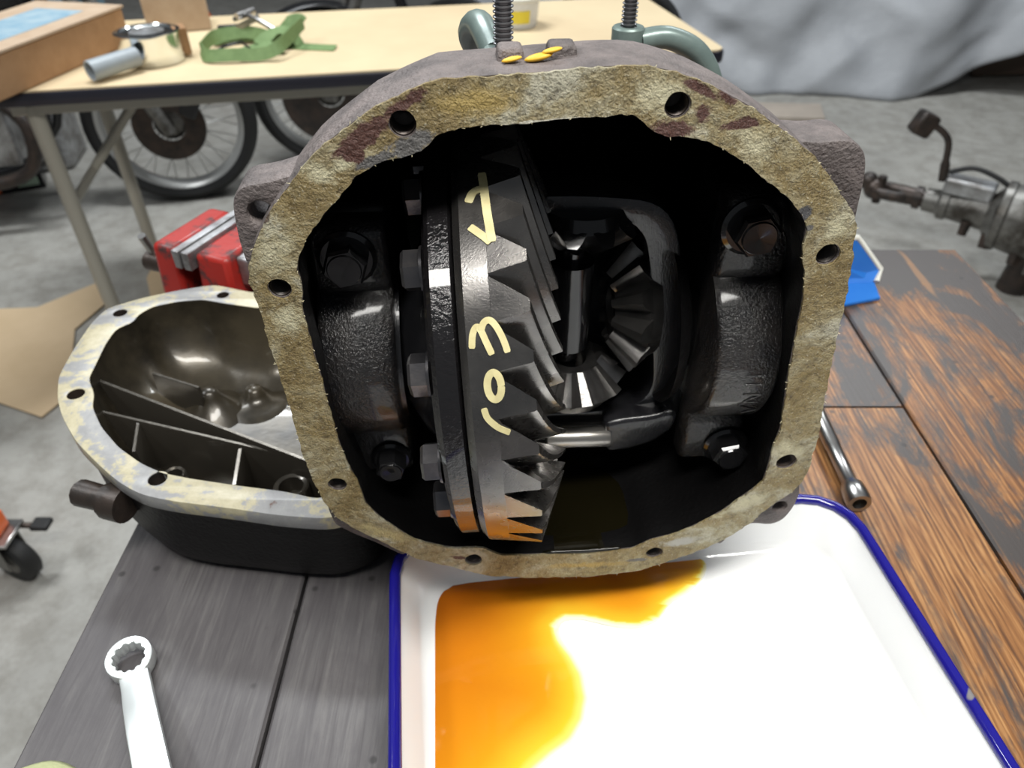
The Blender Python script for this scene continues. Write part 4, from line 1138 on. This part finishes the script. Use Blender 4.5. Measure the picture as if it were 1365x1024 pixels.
b.sweep([TP(322, 78, .006), TP(345, 66, .020)], 0.005, 8)
b.build('black_hook', MT['black_gloss'], stp, 50)
b = MB()
b.sweep([TP(312, 26, .05), TP(330, 20, .062), TP(350, 30, .05), TP(370, 42, .034)], 0.006, 8)
b.box(TP(330, 30, .045), (0.06, 0.03, 0.012), Matrix.Rotation(-0.4, 3, 'Y')); b.cyl(TP(316, 22, .06), TP(338, 14, .066), 0.009)
b.build('ratchet_buckle', MT['steel'], stp, 40)
b = MB().box(TP(312, 38, .03), (0.08, 0.012, 0.02), Matrix.Rotation(0.3, 3, 'Z')); b.build('ratchet_handle', MT['black_gloss'], stp, 40, 0.003)

# clear tub near the far side of the table
tq = on_z(690, 34, zb)
tub = thing('plastic_tub', 'clear plastic tub with a yellow label near the clamp screws on the folding table', 'tub', (tq.x, tq.y, zb))
MB().lathe([(0, 0), (0, 0.050), (0.004, 0.053), (0.07, 0.060), (0.07, 0.058), (0.006, 0.051), (0.003, 0)], (0, 0, 0), (0, 0, 1), 32).build('tub_body', MT['clear'], tub, 40)
MB().lathe([(0.068, 0), (0.068, 0.063), (0.076, 0.063), (0.077, 0.060), (0.077, 0)], (0, 0, 0), (0, 0, 1), 32).build('lid', MT['white_pl'], tub, 40)
MB().lathe([(0.016, 0.0552), (0.048, 0.0582)], (0, 0, 0), (0, 0, 1), 16, False, (0, -1, 0), R(-35), R(35)).build('yellow_label', MT['label_yellow'], tub, 60)

# ================================================================== motorcycles parked behind
def moto(label, px, py, yawd, flip, body, extras):
    c = on_z(px, py, FLOOR)
    t = thing('motorcycle', label, 'motorcycle', (c.x, c.y, FLOOR), R(yawd), 'motorcycles behind the folding table')
    rw = 0.30; f = flip       # the bike runs away from the wheel along f * x
    W0 = Vector((0, 0, rw))
    MB().lathe([(-0.042 + 0.0, rw * .835), (-0.050, rw * .90), (-0.036, rw * .975), (0, rw), (0.036, rw * .975), (0.050, rw * .90), (0.042, rw * .835)], W0, (0, 1, 0), 56, True).build('tyre', MT['black'], t, 50)
    MB().lathe([(-0.036, rw * .84), (-0.030, rw * .80), (-0.012, rw * .765), (0.012, rw * .765), (0.030, rw * .80), (0.036, rw * .84)], W0, (0, 1, 0), 56, True).build('rim', MT['rim_alu'], t, 50)
    MB().lathe([(-0.055, 0), (-0.055, 0.03), (-0.045, 0.055), (0.045, 0.055), (0.055, 0.03), (0.055, 0)], W0, (0, 1, 0), 28).build('hub', MT['alu'], t, 40)
    sp = MB()
    for k in range(36):
        a = 2 * math.pi * k / 36; a2 = a + (0.55 if k % 2 else -0.55); s_ = -1 if k % 4 < 2 else 1
        sp.sweep([W0 + Vector((math.cos(a2) * .05, s_ * .035, math.sin(a2) * .05)), W0 + Vector((math.cos(a) * rw * .78, 0, math.sin(a) * rw * .78))], 0.0022, 6)
    sp.build('spokes', MT['rim_alu'], t, 60)['kind'] = 'stuff'
    dr_ = 0.19 if extras else 0.125
    MB().lathe([(-0.066, 0.055), (-0.066, dr_), (-0.062, dr_), (-0.062, 0.055)], W0, (0, 1, 0), 40, True).build('brake_disc', MT['rust_dark'], t, 40)
    MB().box(W0 + Vector((f * -0.09, -0.065, 0.07)), (0.06, 0.05, 0.09), Matrix.Rotation(0.5, 3, 'Y')).build('brake_caliper', MT['black_gloss'], t, 40, 0.008)
    top = Vector((f * 0.22, 0, 0.56))
    for s_ in (-1, 1):
        MB().sweep([W0 + Vector((0, s_ * .085, -.02)), W0 + Vector((f * .10, s_ * .085, .23)), W0 + Vector((f * .22, s_ * .085, .52))], [0.024, 0.024, 0.018], 14).build('fork_leg', MT['alu'], t, 50)
    g_ = MB().grid(lambda u, v: W0 + Vector((math.sin(R(-50 + 100 * u)) * (rw + .025), (v - .5) * .10, math.cos(R(-50 + 100 * u)) * (rw + .025) - .02 * abs(v - .5))), 16, 4).build('front_mudguard', body, t, 60)
    m_ = g_.modifiers.new('sheet', 'SOLIDIFY'); m_.thickness = 0.003
    fr = MB()
    for s_ in (-1, 1):
        fr.sweep(catmull([(f * .26, 0, .80), (f * .34, s_ * .05, .55), (f * .45, s_ * .10, .24), (f * .85, s_ * .11, .22), (f * 1.0, s_ * .11, .45), (f * 1.2, s_ * .1, .62)], 5), 0.016, 10)
    fr.sweep([(f * .26, 0, .80), (f * .95, 0, .66)], 0.018, 10)
    fr.build('frame_tube', MT['black_gloss'], t, 50)
    e = MB()
    e.box((f * .66, 0, .32), (.34, .24, .20)); e.cyl((f * .62, 0, .42), (f * .56, 0, .52), .085, .08, 20)
    e.cyl((f * .74, -.14, .30), (f * .74, .14, .30), .085, .085, 24)
    e.build('engine', MT['alu2'], t, 30, 0.01)
    fn = MB()
    for k in range(6): fn.cyl(Vector((f * .62, 0, .43)).lerp(Vector((f * .55, 0, .56)), k / 5), Vector((f * .62, 0, .438)).lerp(Vector((f * .55, 0, .568)), k / 5), .105, .105, 20)
    fn.build('cooling_fins', MT['alu'], t, 30)['kind'] = 'stuff'
    MB().sweep(catmull([(f * .52, -.12, .48), (f * .42, -.16, .36), (f * .50, -.17, .20), (f * .9, -.17, .19), (f * 1.3, -.17, .26)], 6), 0.022, 12).build('exhaust_pipe', MT['rust_dark'], t, 50)
    MB().ball((f * .55, 0, .72), .16, 24, 14, (1.5, .85, .62)).build('fuel_tank', body, t, 60)
    MB().ball((f * 1.0, 0, .68), .12, 20, 12, (2.6, 1.0, .55)).build('saddle', MT['black'], t, 60)
    MB().sweep([(f * .24, -.36, .92), (f * .20, -.2, .98), (f * .22, 0, .93), (f * .20, .2, .98), (f * .24, .36, .92)], 0.011, 10).build('handlebar', MT['chrome'], t, 50)
    # rear wheel
    W1 = Vector((f * 1.32, 0, rw))
    MB().lathe([(-0.045, rw * .80), (-0.055, rw * .88), (-0.04, rw * .97), (0, rw), (0.04, rw * .97), (0.055, rw * .88), (0.045, rw * .80)], W1, (0, 1, 0), 48, True).build('tyre', MT['black'], t, 50)
    MB().lathe([(-0.036, rw * .81), (-0.012, rw * .74), (0.012, rw * .74), (0.036, rw * .81)], W1, (0, 1, 0), 48, True).build('rim', MT['rim_alu'], t, 50)
    MB().lathe([(-0.06, 0), (-0.06, 0.08), (0.06, 0.08), (0.06, 0)], W1, (0, 1, 0), 28).build('hub', MT['alu'], t, 40)
    for s_ in (-1, 1): MB().sweep([(f * .92, s_ * .1, .30), (f * 1.32, s_ * .1, .30)], 0.018, 10).build('swing_arm', MT['black_gloss'], t, 50)
    MB().sweep([(f * .8, -.13, .22), (f * .78, -.2, .0)], 0.011, 8).build('side_stand', MT['black_gloss'], t, 50)
    return t
moto('motorcycle with a pale spoked front wheel behind the left table leg', 258, 262, 14, -1, MT['black_gloss'], 0)
moto('second motorcycle, its wheel half hidden by the upper left of the differential', 452, 214, 20, 1, MT['black_gloss'], 1)

# orange motorcycle part beyond the table, simplified to a can shape
o_ = on_y(268, 12, 4.6)
cone = thing('orange_moto_part', 'small can-shaped orange motorcycle part seen beyond the back edge of the folding table', 'can', (o_.x, 4.6, FLOOR))
MB().lathe([(0, 0), (0, .055), (.02, .06), (o_.z - FLOOR - .06, .06), (o_.z - FLOOR, .03), (o_.z - FLOOR + .03, .025), (o_.z - FLOOR + .03, 0)], (0, 0, 0), (0, 0, 1), 24).build('can_body', MT['orange'], cone, 40)
MB().box((0, 0, o_.z - FLOOR + .05), (.05, .02, .05)).build('top_block', MT['black'], cone, 30, .004)

# storage things at the far left, beyond the box
def crate(label, px, py, y, sx, sz, m, m2, rot=0.1):
    p = on_y(px, py, y)
    hh = p.z - FLOOR
    t = thing('storage_bin', label, 'bin', (p.x, y, FLOOR), rot)
    MB().box((0, 0, hh / 2), (sx, .35, hh), taper=1.03).build('bin_body', m, t, 30, .012)
    MB().box((0, 0, hh + .012), (sx * 1.08, .38, .03)).build('bin_lid', m2, t, 30, .008)
    return t
crate('light grey storage bin in the far upper left corner', -18, 6, 4.8, .34, .3, MT['grey_pl'], MT['alu2'])
crate('pale blue storage bin to the right of the light grey one', 82, -4, 4.9, .30, .3, MT['paleblue'], MT['paleblue'], -.15)

# silver engine block and battery under the table, left
eb = on_z(20, 232, FLOOR)
en = thing('engine_block', 'grimy silver engine block standing on the floor left of the table leg', 'engine', (eb.x, eb.y + .12, FLOOR), R(12))
MB().box((0, 0, .13), (.42, .26, .26)).build('crankcase', MT['alu2'], en, 30, .025)
MB().box((.02, -.02, .33), (.20, .18, .14)).build('cylinder', MT['alu'], en, 30, .012)
for k in range(5): MB().box((.02, -.02, .285 + .028 * k), (.25, .22, .010)).build('cooling_fin', MT['alu2'], en, 30, .003)
MB().cyl((.05, -.13, .12), (.05, -.16, .12), .09, .085, 28).build('side_cover', MT['alu2'], en, 30, .006)
MB().cyl((-.14, -.13, .13), (-.14, -.155, .13), .06, .055, 24).build('side_cover', MT['rust_dark'], en, 30, .006)
b4 = on_z(22, 258, FLOOR)
ba = thing('battery', 'black battery with an orange end and pale label on the floor at far left', 'battery', (b4.x - .02, b4.y + .06, FLOOR), R(25))
MB().box((0, 0, .045), (.20, .11, .09)).build('case', MT['black_gloss'], ba, 30, .005)
MB().box((-.085, 0, .05), (.06, .116, .092)).build('orange_end', MT['orange'], ba, 30, .005)
MB().box((.045, -.0562, .045), (.075, .001, .05)).build('label_sheet', MT['label_green'], ba, 30)
for s_ in (-.06, .06): MB().cyl((s_, .02, .09), (s_, .02, .105), .010, .009, 14).build('terminal', MT['steel'], ba, 40)

# orange trolley with its castor at the left edge
k0 = on_z(28, 776, FLOOR)
tr = thing('trolley', 'orange floor trolley on a black castor at the left edge of the picture', 'trolley', (k0.x, k0.y + .02, FLOOR))
MB().lathe([(-.016, .026), (-.018, .047), (-.012, .054), (.012, .054), (.018, .047), (.016, .026)], (0, 0, .054), (.35, .94, 0), 36, True).build('castor_wheel', MT['black'], tr, 50)
MB().lathe([(-.019, 0), (-.019, .015), (-.015, .034), (.015, .034), (.019, .015), (.019, 0)], (0, 0, .054), (.35, .94, 0), 28).build('wheel_hub', MT['alu'], tr, 40)
for s_ in (-1, 1):
    MB().box((-.008 + .35 * .024 * s_, .94 * .024 * s_, .085), (.055, .004, .075), Matrix.Rotation(math.atan2(-.35, .94), 3, 'Z')).build('castor_fork', MT['alu'], tr, 30, .002)
MB().box((-.01, 0, .125), (.08, .07, .008)).build('swivel_plate', MT['steel'], tr, 30, .002)
MB().box((-.20, .0, .15), (.42, .05, .042)).build('deck_beam', MT['orange'], tr, 30, .004)
MB().sweep([(-.02, .02, .13), (.03, .03, .115), (.055, .032, .112)], .006, 10).build('brake_lever', MT['rust_dark'], tr, 50)
MB().box((.06, .034, .114), (.035, .03, .012)).build('lever_pad', MT['black'], tr, 40, .004)
for (x_, y_) in ((-.38, 0.0),):
    MB().lathe([(-.016, .0), (-.018, .047), (-.012, .054), (.012, .054), (.018, .047), (.016, .0)], (x_, y_, .054), (0, 1, 0), 32).build('castor_wheel', MT['black'], tr, 50)
    MB().box((x_, y_, .122), (.07, .06, .02)).build('swivel_plate', MT['steel'], tr, 30, .002)

# cardboard sheets on the floor
def sheet(label, pts, z, m, th=0.004):
    P = [on_z(x, y, z) for x, y in pts]
    c = sum((p for p in P), Vector()) / len(P)
    me = plate_mesh('cardboard_sheet', [[(p.x - c.x, p.y - c.y) for p in P]], 0, th, None)
    o = finish('cardboard_sheet', me, [m], None, 0); o.location = (c.x, c.y, z)
    return tag(o, label, 'cardboard', None)
sheet('flat brown cardboard sheet on the floor beside the cover', [(-120,418),(50,411),(142,373),(150,398),(100,440),(92,528),(56,557),(0,538),(-120,500)], FLOOR + 0.0045, MT['sheet'])
sheet('smaller cardboard sheet under the bench vise', [(196,372),(206,351),(270,347),(300,390),(240,420),(204,410)], FLOOR + 0.0002, MT['sheet'])
wb = [on_z(x, y, FLOOR + .03) for x, y in [(1000,136),(1094,138),(1100,157),(1000,155)]]
wc = sum((p for p in wb), Vector()) / 4
me = plate_mesh('wooden_board', [[(p.x - wc.x, p.y - wc.y) for p in wb]], 0, 0.03, None, 0.002)
o = finish('wooden_board', me, MT['board'], None, 30); o.location = (wc.x, wc.y, FLOOR + .0002)
tag(o, 'pale wooden board lying on the floor in front of the grey tarpaulin', 'board')

# ================================================================== grey tarpaulin
ty = 4.1
def tarpf(u, v):
    # u along, v from the floor upwards
    x = -0.2 + 3.9 * u
    lift = max(0.0, (x - 2.05)) ** 1.25 * 0.55
    z = FLOOR + 0.003 + lift * (1 - v) + v * 1.55
    y = ty - 0.06 * (x - 1) + 0.35 * v + 0.5 * v * v
    rdg = lambda q: 1 - abs(2 * mnoise.noise(q))
    fold = -0.075 * rdg(Vector((x * 1.5 - v * 1.9, v * 0.9, 2.2))) - 0.035 * rdg(Vector((x * 2.6 + v * 4.5, v * 3.0 - x * .6, 6.6))) + 0.10 * mnoise.noise(Vector((x * 1.7 + v * 2.2, v * 1.5, 3.1))) + 0.055 * mnoise.noise(Vector((x * 3.2 - v * 3.5, v * 4.0 + x, 8.1))) + 0.022 * mnoise.noise(Vector((x * 6 + v * 3, v * 13 - x * 2, 1.7)))
    big = -0.22 * math.exp(-((x - 1.95 - 0.55 * (v)) / 0.22) ** 2) * min(1, v * 3 + .3)
    y += fold + big * .6
    y -= 0.15 * math.exp(-(v / 0.10) ** 2) * (0.6 + 0.6 * mnoise.noise(Vector((x * 2.3, 0, 5))))
    return (x, y, z)
b = MB().grid(tarpf, 150, 70)
tp = b.build('tarpaulin', MT['tarp'], None, 70)
tag(tp, 'grey tarpaulin draped in folds down to the floor at the back', 'tarpaulin')
s_ = tp.modifiers.new('sheet', 'SOLIDIFY'); s_.thickness = 0.003

# dark crate under the lifted corner of the tarpaulin
cr_ = thing('crate', 'dark brown wooden crate showing under the lifted right corner of the tarpaulin', 'crate', (3.15, 4.55, FLOOR), 0.05)
for k in range(4):
    MB().box((0, -.3, .10 + .19 * k), (1.3, .025, .17)).build('slat', MT['benchleg'], cr_, 30, .004)
for s_ in (-.6, .6):
    MB().box((s_, -.27, .40), (.07, .03, .80)).build('post', MT['benchleg'], cr_, 30, .004)
MB().box((0, 0, .36), (1.2, .5, .70)).build('crate_core', MT['black'], cr_, 30)

# ================================================================== gearbox on the floor at the right
ga, gb = Vector((1.20, 2.32, 0)), Vector((1.56, 2.05, 0))
gd = (gb - ga).normalized(); gz = -0.62
gx = thing('gearbox', 'grimy grey gearbox with a shift lever and universal joint on the floor at the right', 'gearbox', (1.62, 2.0, FLOOR))
giv = world_inv(gx)
gn = Vector((-gd.y, gd.x, 0))
G = lambda s_, n_=0.0, z_=0.0: ga + gd * s_ + gn * n_ + Vector((0, 0, gz + z_ + s_ * 0.03))
gdir = (G(1) - G(0)).normalized()
b = MB().lathe([(0.16, 0.0), (0.16, 0.036), (0.20, 0.038), (0.21, 0.05), (0.23, 0.05), (0.235, 0.044), (0.34, 0.056), (0.36, 0.08), (0.37, 0.105), (0.39, 0.105), (0.395, 0.098), (0.62, 0.135), (0.80, 0.145), (0.82, 0.165), (0.85, 0.165), (0.85, 0.0)], G(0), gdir, 36)
b.build('casing', MT['alu'], gx, 35, inv=giv)
b = MB()
for s_ in (-1, 1): b.sweep([G(.02, s_ * .034), G(.075, s_ * .034), G(.10, s_ * .02)], [.018, .018, .016], 10)
b.cyl(G(.085), G(.17), .03, .026, 20); b.cyl(G(.13), G(.15), .036, .036, 20)
b.build('joint_yoke', MT['rust_dark'], gx, 40, inv=giv)
b = MB(); b.cyl(G(.02, -.055), G(.02, .055), .014, n=14); b.cyl(G(.02, 0, -.045), G(.02, 0, .045), .014, n=14); b.ball(G(.005), .036, 14, 10); b.ball(G(-.02, 0, .02), .03, 14, 10)
b.build('joint_cross', MT['rust_dark'], gx, 40, inv=giv)
b = MB().box(G(.27, 0, .065), (.14, .07, .05), Matrix.Rotation(math.atan2(gd.y, gd.x), 3, 'Z')); b.build('selector_cover', MT['alu2'], gx, 30, .008, inv=giv)
lv = catmull([G(.19, 0, .07), G(.18, 0, .12), G(.165, 0, .19), G(.13, -.01, .225), G(.10, -.02, .235)], 5)
MB().sweep(lv, [.014] * 6 + [.010] * (len(lv) - 6), 12).build('shift_lever', MT['rust_dark'], gx, 50, inv=giv)
MB().box(G(.085, -.02, .235), (.062, .052, .07), Matrix.Rotation(.4, 3, 'Y')).build('lever_pad', MT['rust_dark'], gx, 40, .010, inv=giv)
MB().sweep(catmull([G(.20, 0, .10), G(.26, 0, .125), G(.33, 0, .11), G(.38, 0, .085)], 5), .008, 8).build('breather_hose', MT['black'], gx, 50, inv=giv)
for (s_, n_, z_, r_) in ((.30, -.04, -.055, .018), (.37, -.05, -.075, .022), (.46, -.06, -.10, .022)):
    MB().sweep([G(s_, n_, z_ + .03), G(s_, n_ - .01, z_ - .012)], [r_, r_ * .8], 6).build('drain_plug', MT['rust_dark'], gx, 30, inv=giv)
b = MB().sweep([G(.50, 0, -.08), G(.49, 0, -.13), (G(.49).x, G(.49).y, FLOOR)], [.05, .04, .045], 14); b.build('mounting_foot', MT['rust_dark'], gx, 40, inv=giv)
b = MB().sweep([G(.82, 0, -.10), (G(.82).x, G(.82).y, FLOOR)], [.06, .06], 14); b.build('mounting_foot', MT['rust_dark'], gx, 40, inv=giv)
rtz = Matrix.Rotation(math.atan2(gd.y, gd.x), 3, 'Z')
MB().box(G(.455, -.055, .085), (.05, .006, .062), rtz @ Matrix.Rotation(R(-42), 3, 'X') @ Matrix.Rotation(R(25), 3, 'Y')).build('white_tag', MT['label'], gx, 30, inv=giv)
MB().ball(G(.465, -.02, .118), .016, 12, 8).build('yellow_plug', mat('yellow_cap', (.45, .33, .03), .5), gx, 50, inv=giv)
for s_ in (.5, .56, .62, .68, .74):
    MB().box(G(s_, 0, .0), (.010, .235, .235), rtz).build('casing_rib', MT['alu'], gx, 30, .055, inv=giv)
